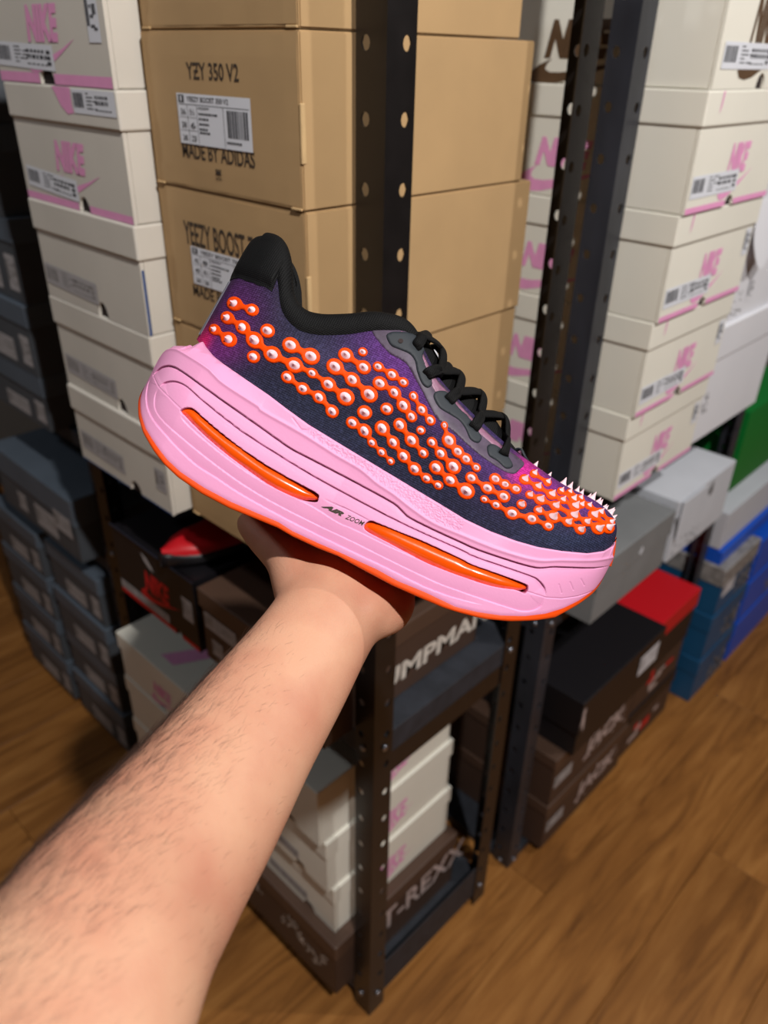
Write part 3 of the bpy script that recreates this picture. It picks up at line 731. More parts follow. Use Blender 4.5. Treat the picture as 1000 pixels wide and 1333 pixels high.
# ------------------------------------------------------------------ the running shoe
# local frame: s heel to toe, t up from the sole, w towards the lateral side; origin near the middle of the midsole
D0 = 0.47
CA, SA = math.cos(math.radians(27)), math.sin(math.radians(27))
S_AX = CA * RT - SA * UP; T_AX = SA * RT + CA * UP; W_AX = -FW
def cam_ray(px, py): return FW + RT * ((px - 500) / F_PX) - UP * ((py - 666.5) / F_PX)
O_SH = CAM + cam_ray(490, 600) * D0
SHOE_M = Matrix(((S_AX.x, T_AX.x, W_AX.x, O_SH.x), (S_AX.y, T_AX.y, W_AX.y, O_SH.y), (S_AX.z, T_AX.z, W_AX.z, O_SH.z), (0, 0, 0, 1)))
shoe = thing('running_shoe', 'pink soled running shoe with dark purple upper and orange spiked dots, held up', 'shoe', mw=SHOE_M)
CAM_L = SHOE_M.inverted() @ CAM
OX, OY = (490 - 500) * D0 / F_PX, (666.5 - 600) * D0 / F_PX
def loc2(px, py, w):
    px = np.asarray(px, float); py = np.asarray(py, float); d = D0 - w
    X = (px - 500) * d / F_PX - OX; Y = (666.5 - py) * d / F_PX - OY
    return X * CA - Y * SA, X * SA + Y * CA
def to_px(P):
    P = np.asarray(P, float); X = P[:, 0] * CA + P[:, 1] * SA + OX; Y = -P[:, 0] * SA + P[:, 1] * CA + OY; d = D0 - P[:, 2]
    return np.stack([500 + F_PX * X / d, 666.5 - F_PX * Y / d], 1)
TIP_W = 0.017
s_heel = float(loc2(194, 475, TIP_W)[0]); s_toe = float(loc2(795, 740, 0.010)[0])
def plan(u):
    u = np.clip(u, 0, 1)
    b = np.interp(u, [0, .12, .3, .45, .6, .75, .88, 1], [.038, .041, .0405, .0405, .045, .049, .047, .045])
    e = np.sqrt(np.clip(1 - (1 - np.clip(u / 0.13, 0, 1)) ** 2.2, 0, 1)) * np.sqrt(np.clip(1 - (1 - np.clip((1 - u) / 0.20, 0, 1)) ** 2.2, 0, 1))
    return b, e
def wm(s):
    """half width of the sole in plan"""
    b, e = plan((np.asarray(s, float) - s_heel) / (s_toe - s_heel)); return b * e
def loc_side(pts):
    """photo polyline lying on the side wall of the sole -> local (s,t)"""
    p = np.array(pts, float); s, t = loc2(p[:, 0], p[:, 1], 0.02); a, c = float(loc2(194, 475, 0.02)[0]), float(loc2(795, 740, 0.02)[0])
    b, e = plan((s - a) / (c - a)); return np.stack(loc2(p[:, 0], p[:, 1], b * np.maximum(e, np.where(s < 0, 0.43, 0.25))), 1)
def dense(p, step):
    p = np.asarray(p, float); out = [p[0]]
    for a, b in zip(p[:-1], p[1:]):
        n = max(1, int(np.ceil(np.linalg.norm(b - a) / step)))
        for k in range(1, n + 1): out.append(a + (b - a) * k / n)
    return np.array(out)
def catmull(ctrl, n=8):
    c = np.asarray(ctrl, float); c = np.vstack([2 * c[0] - c[1], c, 2 * c[-1] - c[-2]]); out = []
    for i in range(1, len(c) - 2):
        for k in range(n):
            t = k / n; p0, p1, p2, p3 = c[i - 1:i + 3]
            out.append(0.5 * (2 * p1 + (p2 - p0) * t + (2 * p0 - 5 * p1 + 4 * p2 - p3) * t * t + (3 * p1 - p0 - 3 * p2 + p3) * t ** 3))
    out.append(c[-2]); return np.array(out)

# control net of the upper: B on the sole junction, T on the rim / ridge, half widths at both
NET = [(256, 442, 322, 326, 0, 0), (263, 450, 336, 315, .016, .010), (275, 461, 352, 314, .024, .016), (292, 474, 364, 322, .030, .020), (318, 492, 371, 345, .034, .023),
       (345, 511, 374, 385, .036, .025), (372, 531, 390, 409, .037, .027), (401, 552, 415, 418, .037, .028), (450, 582, 452, 418, .037, .029), (500, 613, 490, 415, .038, .029),
       (540, 637, 524, 421, .040, .027), (575, 658, 545, 443, .042, .024), (606, 677, 572, 493, .044, .021), (640, 693, 609, 533, .045, .018), (672, 705, 648, 570, .0455, .012),
       (700, 713, 684, 600, .045, .004), (730, 718, 725, 629, .042, 0), (763, 721, 765, 649, .035, 0), (785, 719, 787, 665, .026, 0), (796, 714, 798, 680, .015, 0), (801, 705, 801, 696, 0, 0)]
NETA = np.array(NET, float); KN = len(NET) - 1
Bs, Bt = loc2(NETA[:, 0], NETA[:, 1], NETA[:, 4]); Ts, Tt = loc2(NETA[:, 2], NETA[:, 3], NETA[:, 5])
NETL = np.stack([Bs, Bt, Ts, Tt, NETA[:, 4], NETA[:, 5]], 1)
NETD = catmull(NETL, 20)
def net(k): k = np.asarray(k, float) * 20; return np.stack([np.interp(k, np.arange(len(NETD)), NETD[:, c]) for c in range(6)], -1)
def upper_pt(k, v, off=0.0):
    """k 0..KN along the shoe, v 0..1 from sole to rim; lateral side"""
    n = net(k); th = np.asarray(v, float) * (math.pi / 2)
    closed = np.clip(1 - n[..., 5] / 0.012, 0, 1)
    a = np.sin(th) ** (1.0 + 0.15 * closed); c = np.cos(th) ** (0.9 - 0.25 * closed)
    bulge = 0.0022 * np.sin(2 * th) * np.clip(n[..., 4] / 0.03, 0, 1)
    s = n[..., 0] + (n[..., 2] - n[..., 0]) * a; t = n[..., 1] + (n[..., 3] - n[..., 1]) * a
    w = n[..., 5] + (n[..., 4] - n[..., 5]) * c + bulge
    return np.stack([s, t, w], -1)
def upper_n(k, v):
    e = 1e-3
    k0, k1 = np.clip(k - .02, 0, KN), np.clip(k + .02, 0, KN); v0, v1 = np.clip(v - e, 0, 1), np.clip(v + e, 0, 1)
    a = upper_pt(k1, v) - upper_pt(k0, v); b = upper_pt(k, v1) - upper_pt(k, v0)
    n = np.cross(a, b); L = np.linalg.norm(n, axis=-1, keepdims=True); return n / np.maximum(L, 1e-12)

def grid_faces(nu, nv, flip=False, closed_u=False):
    i = np.arange(nu if closed_u else nu - 1)[:, None]; j = np.arange(nv - 1)[None]
    i2 = (i + 1) % nu
    f = np.stack([i * nv + j, i2 * nv + j, i2 * nv + j + 1, i * nv + j + 1], -1).reshape(-1, 4)
    return f[:, ::-1] if flip else f
def np_mesh(name, V, Fq, mi=None, col=None):
    me = bpy.data.meshes.new(name); V = np.asarray(V, np.float32); Fq = np.asarray(Fq, np.int32)
    me.vertices.add(len(V)); me.vertices.foreach_set('co', V.ravel())
    n, q = Fq.shape; me.loops.add(n * q); me.loops.foreach_set('vertex_index', Fq.ravel())
    me.polygons.add(n); me.polygons.foreach_set('loop_start', np.arange(0, n * q, q, dtype=np.int32)); me.polygons.foreach_set('loop_total', np.full(n, q, np.int32))
    if mi is not None: me.polygons.foreach_set('material_index', np.asarray(mi, np.int32))
    me.update(calc_edges=True); me.validate()
    if col is not None:
        a = me.color_attributes.new('dye', 'FLOAT_COLOR', 'POINT'); a.data.foreach_set('color', np.asarray(col, np.float32).ravel())
    return me

# materials of the shoe
M['pink_foam'] = mat('pink_foam', (226, 153, 194), 0.5, var=(30, 0.03), bump=(700, 0.10, 0.0006), spec=0.35)
M['orange_rubber'] = mat('orange_rubber', (236, 76, 2), 0.5, bump=(800, 0.15, 0.0004))
M['air_orange'] = mat('air_orange', (242, 84, 4), 0.22, bump=(350, 0.10, 0.0004), coat=0.6)
M['air_red'] = mat('air_red', (226, 26, 12), 0.25, coat=0.5)
M['spike_white'] = mat('spike_white', (238, 200, 208), 0.5, spec=0.3)
M['dot_orange'] = mat('dot_orange', (238, 72, 0), 0.55, spec=0.1)
M['pad_grey'] = mat('pad_grey', (40, 45, 51), 0.6, spec=0.3)
M['film_mauve'] = mat('film_mauve', (76, 62, 82), 0.5, spec=0.3, var=(220, 0.35), bump=(900, 0.1, 0.0004))
M['film_pink'] = mat('film_pink', (138, 92, 118), 0.45, var=(300, 0.3))
def knit_mat(name, plain=None, scale=215, speck=0.5):
    m = bpy.data.materials.new(name); m.use_nodes = True; nt = m.node_tree; N = nt.nodes; L = nt.links; b = N['Principled BSDF']
    tc = N.new('ShaderNodeTexCoord')
    w1 = N.new('ShaderNodeTexWave'); w1.wave_type = 'BANDS'; w1.bands_direction = 'X'; w1.inputs['Scale'].default_value = scale; w1.inputs['Distortion'].default_value = 1.5; w1.inputs['Detail Scale'].default_value = 2
    w2 = N.new('ShaderNodeTexWave'); w2.wave_type = 'BANDS'; w2.bands_direction = 'Y'; w2.inputs['Scale'].default_value = scale * 1.25; w2.inputs['Distortion'].default_value = 2.0
    n = N.new('ShaderNodeTexNoise'); n.inputs['Scale'].default_value = 620; n.inputs['Detail'].default_value = 3
    for x in (w1, w2, n): L.new(tc.outputs['Object'], x.inputs['Vector'])
    mu = N.new('ShaderNodeMath'); mu.operation = 'MULTIPLY'; L.new(w1.outputs['Fac'], mu.inputs[0]); L.new(w2.outputs['Fac'], mu.inputs[1])
    th = N.new('ShaderNodeMath'); th.operation = 'POWER'; th.inputs[1].default_value = 2.0; L.new(w2.outputs['Fac'], th.inputs[0])
    nn_ = N.new('ShaderNodeMapRange'); nn_.inputs['From Min'].default_value = 0.46; nn_.inputs['From Max'].default_value = 0.72; L.new(n.outputs['Fac'], nn_.inputs['Value'])
    m1 = N.new('ShaderNodeMath'); m1.operation = 'MULTIPLY'; m1.inputs[1].default_value = 0.38; L.new(th.outputs[0], m1.inputs[0])
    m2 = N.new('ShaderNodeMath'); m2.operation = 'MULTIPLY_ADD'; m2.inputs[1].default_value = 0.55; L.new(nn_.outputs[0], m2.inputs[0]); L.new(m1.outputs[0], m2.inputs[2])
    mx = N.new('ShaderNodeMixRGB'); mx.blend_type = 'MIX'
    sc = N.new('ShaderNodeMath'); sc.operation = 'MULTIPLY'; sc.inputs[1].default_value = speck * 2; sc.use_clamp = True; L.new(m2.outputs[0], sc.inputs[0]); L.new(sc.outputs[0], mx.inputs[0])
    if plain: mx.inputs[1].default_value = rgb(*plain); mx.inputs[2].default_value = rgb(*[min(255, c * 1.7 + 5) for c in plain])
    else:
        at = N.new('ShaderNodeAttribute'); at.attribute_name = 'dye'; L.new(at.outputs['Color'], mx.inputs[1])
        br = N.new('ShaderNodeMixRGB'); br.blend_type = 'ADD'; br.inputs[0].default_value = 1; g = N.new('ShaderNodeMixRGB'); g.blend_type = 'MULTIPLY'; g.inputs[0].default_value = 1; g.inputs[2].default_value = (2.4, 2.4, 2.6, 1)
        L.new(at.outputs['Color'], g.inputs[1]); L.new(g.outputs[0], br.inputs[1]); br.inputs[2].default_value = (0.016, 0.018, 0.032, 1); L.new(br.outputs[0], mx.inputs[2])
    L.new(mx.outputs[0], b.inputs['Base Color']); b.inputs['Roughness'].default_value = 0.7; b.inputs['Specular IOR Level'].default_value = 0.2
    bp = N.new('ShaderNodeBump'); bp.inputs['Strength'].default_value = 0.5; bp.inputs['Distance'].default_value = 0.0006; L.new(mu.outputs[0], bp.inputs['Height']); L.new(bp.outputs[0], b.inputs['Normal'])
    return m
M['knit'] = knit_mat('knit')
M['black_knit'] = knit_mat('black_knit', (5, 5, 6), 260, 0.3)
M['lace_black'] = knit_mat('lace_black', (5, 5, 6), 330, 0.5)

def dye(P):
    """printed colour of the knit upper (pattern of the fabric itself)"""
    q = to_px(P); base = np.tile(np.array([lin(20), lin(19), lin(36)]), (len(P), 1))
    def blob(x, y, rx, ry, c, amt, ang=0.0):
        nonlocal base
        ca, sa = math.cos(ang), math.sin(ang); dx, dy = q[:, 0] - x, q[:, 1] - y
        d = ((dx * ca + dy * sa) / rx) ** 2 + ((-dx * sa + dy * ca) / ry) ** 2
        f = (amt * np.exp(-d))[:, None]; base = base * (1 - f) + np.array([lin(v) for v in c]) * f
    blob(440, 560, 260, 24, (24, 28, 46), 0.8, 0.5)
    blob(740, 700, 80, 22, (22, 30, 50), 0.9, 0.15)
    blob(305, 405, 40, 55, (70, 24, 76), 0.85)
    blob(280, 455, 34, 22, (86, 24, 86), 0.8)
    blob(262, 447, 9, 24, (190, 14, 84), 0.85, 0.55)
    blob(500, 470, 55, 36, (66, 34, 90), 0.85, 0.6)
    blob(545, 505, 80, 22, (84, 32, 102), 0.8, 0.85)
    blob(610, 560, 90, 24, (50, 34, 80), 0.8, 0.7)
    blob(660, 620, 70, 36, (60, 28, 84), 0.7, 0.5)
    blob(683, 616, 17, 17, (184, 18, 112), 0.95)
    blob(708, 632, 40, 18, (112, 26, 104), 0.75, 0.5)
    blob(760, 655, 40, 22, (84, 34, 100), 0.7, 0.4)
    blob(430, 470, 60, 22, (52, 46, 74), 0.6, 0.3)
    return np.concatenate([np.clip(base, 0, 1), np.ones((len(P), 1))], 1)

# upper: lateral grid, mirrored to the medial side
NK, NV = 241, 61
kk = np.linspace(0, KN, NK); vv = np.linspace(0, 1, NV)
KG, VG = np.meshgrid(kk, vv, indexing='ij')
UPP = upper_pt(KG, VG).reshape(-1, 3)
Fl = grid_faces(NK, NV)
both = np.vstack([UPP, UPP * np.array([1, 1, -1])]); Fm = Fl[:, ::-1] + len(UPP)
ux = link('upper', np_mesh('upper', both, np.vstack([Fl, Fm]), col=np.vstack([dye(UPP)] * 2)), 'knit', shoe, True)
md = ux.modifiers.new('weld', 'WELD'); md.merge_threshold = 0.0002
bvh = BVHTree.FromPolygons([Vector(p) for p in UPP], [tuple(int(i) for i in f) for f in Fl])
# lining inside the collar and the insole
inn = (UPP - upper_n(KG, VG).reshape(-1, 3) * 0.003)
inn[:, 2] = np.maximum(inn[:, 2], 0.0)
inn = inn.reshape(NK, NV, 3)[:int(15.2 / KN * NK)].reshape(-1, 3)
Fi = grid_faces(int(15.2 / KN * NK), NV, True)
link('lining', np_mesh('lining', np.vstack([inn, inn * np.array([1, 1, -1])]), np.vstack([Fi, Fi[:, ::-1] + len(inn)])), 'black_knit', shoe, True)
ks = np.linspace(0.3, KN - 0.3, 60); nB = net(ks); ww = np.linspace(-1, 1, 9)
ins = np.stack([np.repeat(nB[:, 0:1], 9, 1), np.repeat(nB[:, 1:2] + 0.004, 9, 1), nB[:, 4:5] * ww * 0.97], -1).reshape(-1, 3)
link('insole', np_mesh('insole', ins, grid_faces(60, 9)), 'black_knit', shoe, True)

def side_flip(V): return V * np.array([1, 1, -1])
def shell(name, K, Vv, H, m, back=0.001, mirror=True, smooth=True):
    """padded shell lying on the upper: K,Vv grids (nu x nv), H height above the surface"""
    nu, nv = K.shape; P = upper_pt(K, Vv); Nn = upper_n(K, Vv)
    A = (P + Nn * H[..., None]).reshape(-1, 3); Bk = (P - Nn * back).reshape(-1, 3)
    f = grid_faces(nu, nv); g = grid_faces(nu, nv, True) + nu * nv
    V = np.vstack([A, Bk]); Fq = [f, g]
    ring = list(range(0, nv)) + [i * nv + nv - 1 for i in range(1, nu)] + [(nu - 1) * nv + j for j in range(nv - 2, -1, -1)] + [i * nv for i in range(nu - 2, 0, -1)]
    r2_ = ring[1:] + ring[:1]; Fq.append(np.array([(b, a, a + nu * nv, b + nu * nv) for a, b in zip(ring, r2_)]))
    Fq = np.vstack(Fq)
    if mirror: Fq = np.vstack([Fq, Fq[:, ::-1] + len(V)]); V = np.vstack([V, side_flip(V)])
    return link(name, np_mesh(name, V, Fq), m, shoe, smooth)
def tubeify(name, path, ru, rv, nrm, m, parent, sides=12, cap=True):
    """sweep an ellipse (ru along the binormal, rv along nrm) along a polyline"""
    P = np.asarray(path, float); T = np.gradient(P, axis=0); T /= np.maximum(np.linalg.norm(T, axis=1, keepdims=True), 1e-9)
    Nn = np.asarray(nrm, float) - T * np.sum(np.asarray(nrm) * T, 1, keepdims=True); Nn /= np.maximum(np.linalg.norm(Nn, axis=1, keepdims=True), 1e-9)
    Bn = np.cross(T, Nn); n = len(P); ru = np.broadcast_to(ru, n); rv = np.broadcast_to(rv, n)
    a = np.linspace(0, 2 * math.pi, sides, endpoint=False)
    V = P[:, None] + Bn[:, None] * (np.cos(a)[None, :, None] * ru[:, None, None]) + Nn[:, None] * (np.sin(a)[None, :, None] * rv[:, None, None])
    V = V.reshape(-1, 3); i = np.arange(n - 1)[:, None]; j = np.arange(sides)[None]; j2 = (j + 1) % sides
    f = np.stack([i * sides + j, i * sides + j2, (i + 1) * sides + j2, (i + 1) * sides + j], -1).reshape(-1, 4)
    if cap:
        V = np.vstack([V, P[0], P[-1]]); c0, c1 = n * sides, n * sides + 1
        jj = np.arange(0, sides, 2)
        f = np.vstack([f, np.stack([np.full(len(jj), c0), (jj + 2) % sides, jj + 1, jj], 1), np.stack([np.full(len(jj), c1), (n - 1) * sides + jj, (n - 1) * sides + jj + 1, (n - 1) * sides + (jj + 2) % sides], 1)])
    return link(name, np_mesh(name, V, f), m, parent, True)

# collar: padded band along the rim, rolled over it
kc = np.linspace(1.75, 11.0, 120)
n_ = net(kc); Lc = np.hypot(n_[:, 2] - n_[:, 0], n_[:, 3] - n_[:, 1])
band = np.interp(kc, [1.75, 3, 5, 6.5, 8, 9.5, 10.3, 11], [0.0115, 0.0115, 0.0105, 0.0095, 0.0090, 0.0075, 0.0050, 0.0025])
va = 2 / math.pi * np.arcsin(np.clip(1 - band / Lc, 0, 1))
u = np.linspace(0, 1, 12); K2 = np.repeat(kc[:, None], 12, 1); V2 = va[:, None] + (1 - va[:, None]) * u[None]
H2 = 0.0042 * (np.sin(np.clip(u / 0.75, 0, 1) * math.pi / 2) ** 0.7)[None] * np.interp(kc, [1.75, 9, 11], [1, .9, .4])[:, None] + 0.0002
P = upper_pt(K2, V2) + upper_n(K2, V2) * H2[..., None]
rim = upper_pt(kc, np.ones_like(kc)); roll = []
tdir = np.stack([n_[:, 2] - n_[:, 0], n_[:, 3] - n_[:, 1], np.zeros_like(kc)], 1); tdir /= np.linalg.norm(tdir, axis=1, keepdims=True)
wdir = np.cross(np.gradient(rim, axis=0), tdir); wdir /= np.maximum(np.linalg.norm(wdir, axis=1, keepdims=True), 1e-9); wdir *= np.sign(np.sum(wdir * np.array([0, 0, 1]), 1, keepdims=True))
amp = np.interp(kc, [1.75, 9, 11], [1, .9, .4])[:, None]
for a in np.linspace(0.35, 1.0, 7) * math.pi: roll.append(rim + (wdir * (0.0042 * math.cos(a)) + tdir * (0.0020 * math.sin(a))) * amp - wdir * 0.0004)
for d in (0.006, 0.014, 0.024): roll.append(rim - wdir * (0.0042 - d * 0.05) * amp - tdir * d)
roll = np.stack(roll, 1)
P = np.concatenate([P, roll], 1); V = P.reshape(-1, 3); f = grid_faces(P.shape[0], P.shape[1])
link('collar', np_mesh('collar', np.vstack([V, side_flip(V)]), np.vstack([f, f[:, ::-1] + len(V)])), 'black_knit', shoe, True)
# heel tab
kt = np.linspace(0, 4.0, 58); vt = np.linspace(0, 1, 22)
K2, U2 = np.meshgrid(kt, vt, indexing='ij')
vlow = np.interp(kt, [0, 1, 2, 3, 4.0], [.49, .436, .424, .442, .515]); V2 = vlow[:, None] + (1 - vlow[:, None]) * U2
H2 = 0.0034 * np.sin(np.clip(U2 * 6, 0, 1) * math.pi / 2) * np.sin(np.clip((4.02 - K2) * 5, 0, 1) * math.pi / 2) * (1 - 0.55 * U2 ** 6) * (0.25 + 0.75 * np.clip(K2 / 1.2, 0, 1)) + 0.0003
shell('heel_tab', K2, V2, H2, 'black_knit', back=0.004)
# pale reflective strip down the back of the heel
kt = np.linspace(0, 0.16, 5); K2, U2 = np.meshgrid(kt, np.linspace(0.05, 0.47, 20), indexing='ij')
M['reflective'] = mat('reflective', (120, 120, 130), 0.5)
shell('heel_strip', K2, U2, np.full(K2.shape, 0.0006), 'reflective')

# patches traced on the lateral side: polygon in photo pixels projected onto the upper
def project(px, py):
    d = (SHOE_M.inverted().to_3x3() @ cam_ray(px, py)).normalized()
    h = bvh.ray_cast(CAM_L, d)
    if h[0] is None:
        p = CAM_L + d * ((D0 - 0.012) / max(1e-6, -d.z)); h = bvh.find_nearest(p)
    n = h[1]
    if n.z < 0: n = -n
    return h[0], n
def inside(p, poly):
    x, y = p[:, 0:1], p[:, 1:2]; a = poly; b = np.roll(poly, -1, 0)
    c = ((a[:, 1] > y) != (b[:, 1] > y)) & (x < (b[:, 0] - a[:, 0]) * (y - a[:, 1]) / (b[:, 1] - a[:, 1] + 1e-12) + a[:, 0])
    return c.sum(1) % 2 == 1
def seg_dist(p, a, b):
    """distance of points p (N,2) to polyline segments a->b (M,2); returns min distance and signed side of the nearest segment"""
    best = np.full(len(p), 1e9); side = np.zeros(len(p)); par = np.zeros(len(p))
    for q, (A, B_) in enumerate(zip(a, b)):
        d = B_ - A; L2 = d @ d + 1e-18; t = np.clip((p - A) @ d / L2, 0, 1); e = p - (A + t[:, None] * d); r_ = np.einsum('ij,ij->i', e, e)
        m = r_ < best; best[m] = r_[m]; side[m] = np.sign(d[0] * e[m, 1] - d[1] * e[m, 0]); par[m] = q + t[m]
    return np.sqrt(best), side, par
def patch(name, poly, h, edge, m, parent, step=1.6, mirror=False):
    poly = np.asarray(poly, float)
    lo, hi = poly.min(0), poly.max(0)
    gx, gy = np.meshgrid(np.arange(lo[0], hi[0], step), np.arange(lo[1], hi[1], step)); g = np.stack([gx.ravel(), gy.ravel()], 1); g[:, 0] += (np.round(g[:, 1] / step) % 2) * step * 0.5
    g = g[inside(g, poly)]
    if len(g): d, _, _ = seg_dist(g, poly, np.roll(poly, -1, 0)); g, d = g[d > step * 0.45], d[d > step * 0.45]
    else: d = np.zeros(0)
    pts = np.vstack([poly, g]) if len(g) else poly; dist = np.concatenate([np.zeros(len(poly)), d])
    res = delaunay_2d_cdt([Vector(p) for p in pts], [], [list(range(len(poly)))], 1, 1e-5)
    vin = [ids[0] if ids else -1 for ids in res[3]]
    V = []; nb = len(poly)
    base = []
    for p2, oi in zip(res[0], vin):
        c, n = project(p2.x, p2.y); dd = dist[oi] if oi >= 0 else 0.0
        q = min(1.0, dd / edge); hh = h * (0.35 + 0.65 * math.sqrt(1 - (1 - q) ** 2))
        V.append(c + n * hh); base.append(c - n * 0.0004)
    Fc = [tuple(f) for f in res[2]]
    # skirt round the boundary edges
    cnt = {}
    for f in Fc:
        for a, b in zip(f, f[1:] + f[:1]): cnt[(a, b)] = cnt.get((a, b), 0) + 1
    k = len(V); V2 = V + base
    for (a, b) in list(cnt):
        if (b, a) not in cnt: Fc.append((b, a, a + k, b + k))
    if mirror:
        k = len(V2); V2 = V2 + [Vector((v.x, v.y, -v.z)) for v in V2]; Fc += [tuple(i + k for i in f[::-1]) for f in Fc]
    me = bpy.data.meshes.new(name); me.from_pydata(V2, [], Fc); me.update()
    bm = bmesh.new(); bm.from_mesh(me); bmesh.ops.recalc_face_normals(bm, faces=bm.faces[:]); bm.to_mesh(me); bm.free()
    return link(name, me, m, parent, True)
def smooth_poly(pts, n=6): return np.array(curve_pts(pts, n))
# overlay film around the eyelets, then a pinker edge strip and three eyelet pads
film = [(484, 431), (500, 427), (522, 428), (538, 437), (546, 447), (556, 470), (566, 490), (590, 515), (608, 536), (636, 563), (662, 586), (682, 602), (676, 612), (668, 617), (654, 612), (632, 598), (612, 582), (590, 562), (570, 546), (560, 530), (549, 508), (540, 492), (531, 476), (520, 467), (505, 458)]
patch('eyestay_film', smooth_poly(film, 4), 0.0002, 1.5, 'film_mauve', shoe, 2.4)
edge = [(520, 431), (536, 437), (546, 452), (558, 476), (570, 497), (592, 520), (612, 542), (638, 567), (660, 587), (656, 591), (634, 573), (606, 549), (586, 530), (566, 510), (556, 490), (545, 466), (536, 446)]
patch('eyestay_edge', smooth_poly(edge, 4), 0.00045, 1.5, 'film_pink', shoe, 2.2)
pads = [[(503, 438), (507, 433.5), (515, 432), (530, 433), (541, 437), (548, 446), (552, 456), (550, 464), (553, 474), (559, 487), (562, 495), (562, 502), (556, 505), (549, 499), (543, 484), (540, 470), (533, 461), (522, 456), (509, 450)],
        [(564.5, 518), (566, 511), (573, 508.5), (582, 511), (590, 521), (598, 532), (608, 541), (617, 553), (624, 564), (627, 571), (622, 577), (612, 572), (606, 559), (598, 548), (586, 540), (572, 531)],
        [(634, 586), (635, 580), (642, 578.5), (652, 584), (661, 594), (667, 604), (666, 609), (658, 610), (648, 601), (637, 594)]]
for p in pads: patch('eyelet_pad', smooth_poly(p, 5), 0.0009, 1.4, 'pad_grey', shoe, 2.0)
for q in [o for o in shoe.children if o.name.startswith(('eyelet_pad', 'eyestay'))]:
    me = q.data.copy(); co = np.empty(len(me.vertices) * 3, np.float32); me.vertices.foreach_get('co', co); co[2::3] *= -1; me.vertices.foreach_set('co', co); me.flip_normals(); me.update()
    link(q.name.split('.')[0], me, None, shoe)
for (x, y) in ((521.5, 445),):
    c, n = project(x, y); bm = bmesh.new(); bmesh.ops.create_circle(bm, cap_ends=True, segments=16, radius=0.0014)
    me = bpy.data.meshes.new('eyelet_hole'); bm.to_mesh(me); bm.free(); o = link('eyelet_hole', me, 'hole_dark', shoe); o.location = c + n * 0.0013; o.rotation_euler = n.to_track_quat('Z', 'Y').to_euler()  # flat dark disc painted as the shade of an eyelet hole

# tongue
tc_px = [(500, 418), (530, 424), (556, 444), (574, 474), (590, 493), (604, 508), (622, 522), (646, 548), (663, 574), (685, 601)]
tk = [9.2, 10.1, 11.1, 11.7, 12.2, 12.6, 13.0, 13.7, 14.3, 15.0]
TC = np.stack(loc2([p[0] for p in tc_px], [p[1] for p in tc_px], 0.0), 1); tkd = np.linspace(tk[0], tk[-1], 70)
tcs = np.stack([np.interp(tkd, tk, TC[:, 0]), np.interp(tkd, tk, TC[:, 1])], 1)
nt_ = net(tkd); uu = np.linspace(-1, 1, 17)
hw = nt_[:, 5] * 0.97; edge2 = nt_[:, 2:4] - 0.002 * np.array([0.3, 0.95])
V = np.zeros((70, 17, 3)); q = (1 - np.abs(uu) ** 2.2)
V[:, :, 0] = edge2[:, 0:1] * (1 - q) + tcs[:, 0:1] * q; V[:, :, 1] = edge2[:, 1:2] * (1 - q) + tcs[:, 1:2] * q; V[:, :, 2] = hw[:, None] * uu
Vb = V - np.array([0.001, 0.003, 0])
f = grid_faces(70, 17)
link('tongue', np_mesh('tongue', np.vstack([V.reshape(-1, 3), Vb.reshape(-1, 3)]), np.vstack([f, f[:, ::-1] + 70 * 17])), 'black_knit', shoe, True)
# pale lining scrap showing on the tongue
i0 = 26; sc_ = V[i0:i0 + 6, 6:13].copy(); sc_[:, :, 1] += 0.0012; sc_[:, :, 0] += 0.0005
link('tongue_label', np_mesh('tongue_label', sc_.reshape(-1, 3), grid_faces(6, 7)), 'white_plain', shoe, True)
# laces
EY = [(541.5, 450.5), (557, 487.5), (584.5, 521), (616.6, 556), (655, 591)]
EK = [11.0, 11.9, 12.55, 13.3, 14.2]
eyl = [project(*e) for e in EY]
def tongue_at(k): return np.array([np.interp(k, tk, TC[:, 0]), np.interp(k, tk, TC[:, 1]), 0.0])
def lace(i, j, sgn, lift):
    (a, na), (b, nb_) = eyl[i], eyl[j]
    a = np.array(a); na = np.array(na); b = np.array(b); nb_ = np.array(nb_)
    mid = tongue_at((EK[i] + EK[j]) / 2) + np.array([0.0022, 0.0045 + lift, 0])
    ea = net(EK[i]); A2 = np.array([ea[2], ea[3], ea[5]]) + np.array([0.001, 0.003, 0.002])
    eb = net(EK[j]); B2 = np.array([eb[2], eb[3], eb[5]]) + np.array([0.001, 0.003, 0.002])
    mA = a + na * 0.0034; mB = b + nb_ * 0.0034
    pts = [a - na * 0.002, a + na * 0.0022, (mA + A2) / 2 + na * 0.0012, A2, mid, B2 * np.array([1, 1, -1]), (mB + B2) / 2 * np.array([1, 1, -1]), (b + nb_ * 0.0022) * np.array([1, 1, -1]), (b - nb_ * 0.002) * np.array([1, 1, -1])]
    pts = catmull(np.array(pts), 8)
    if sgn < 0: pts = pts * np.array([1, 1, -1])
    c = tongue_at((EK[i] + EK[j]) / 2) - np.array([0.006, 0.012, 0]); nr = pts - c
    tubeify('lace', pts, 0.0034, 0.0013, nr, 'lace_black', shoe, 14)
for i in range(4):
    lace(i + 1, i, 1, 0.0006); lace(i + 1, i, -1, 0.0)
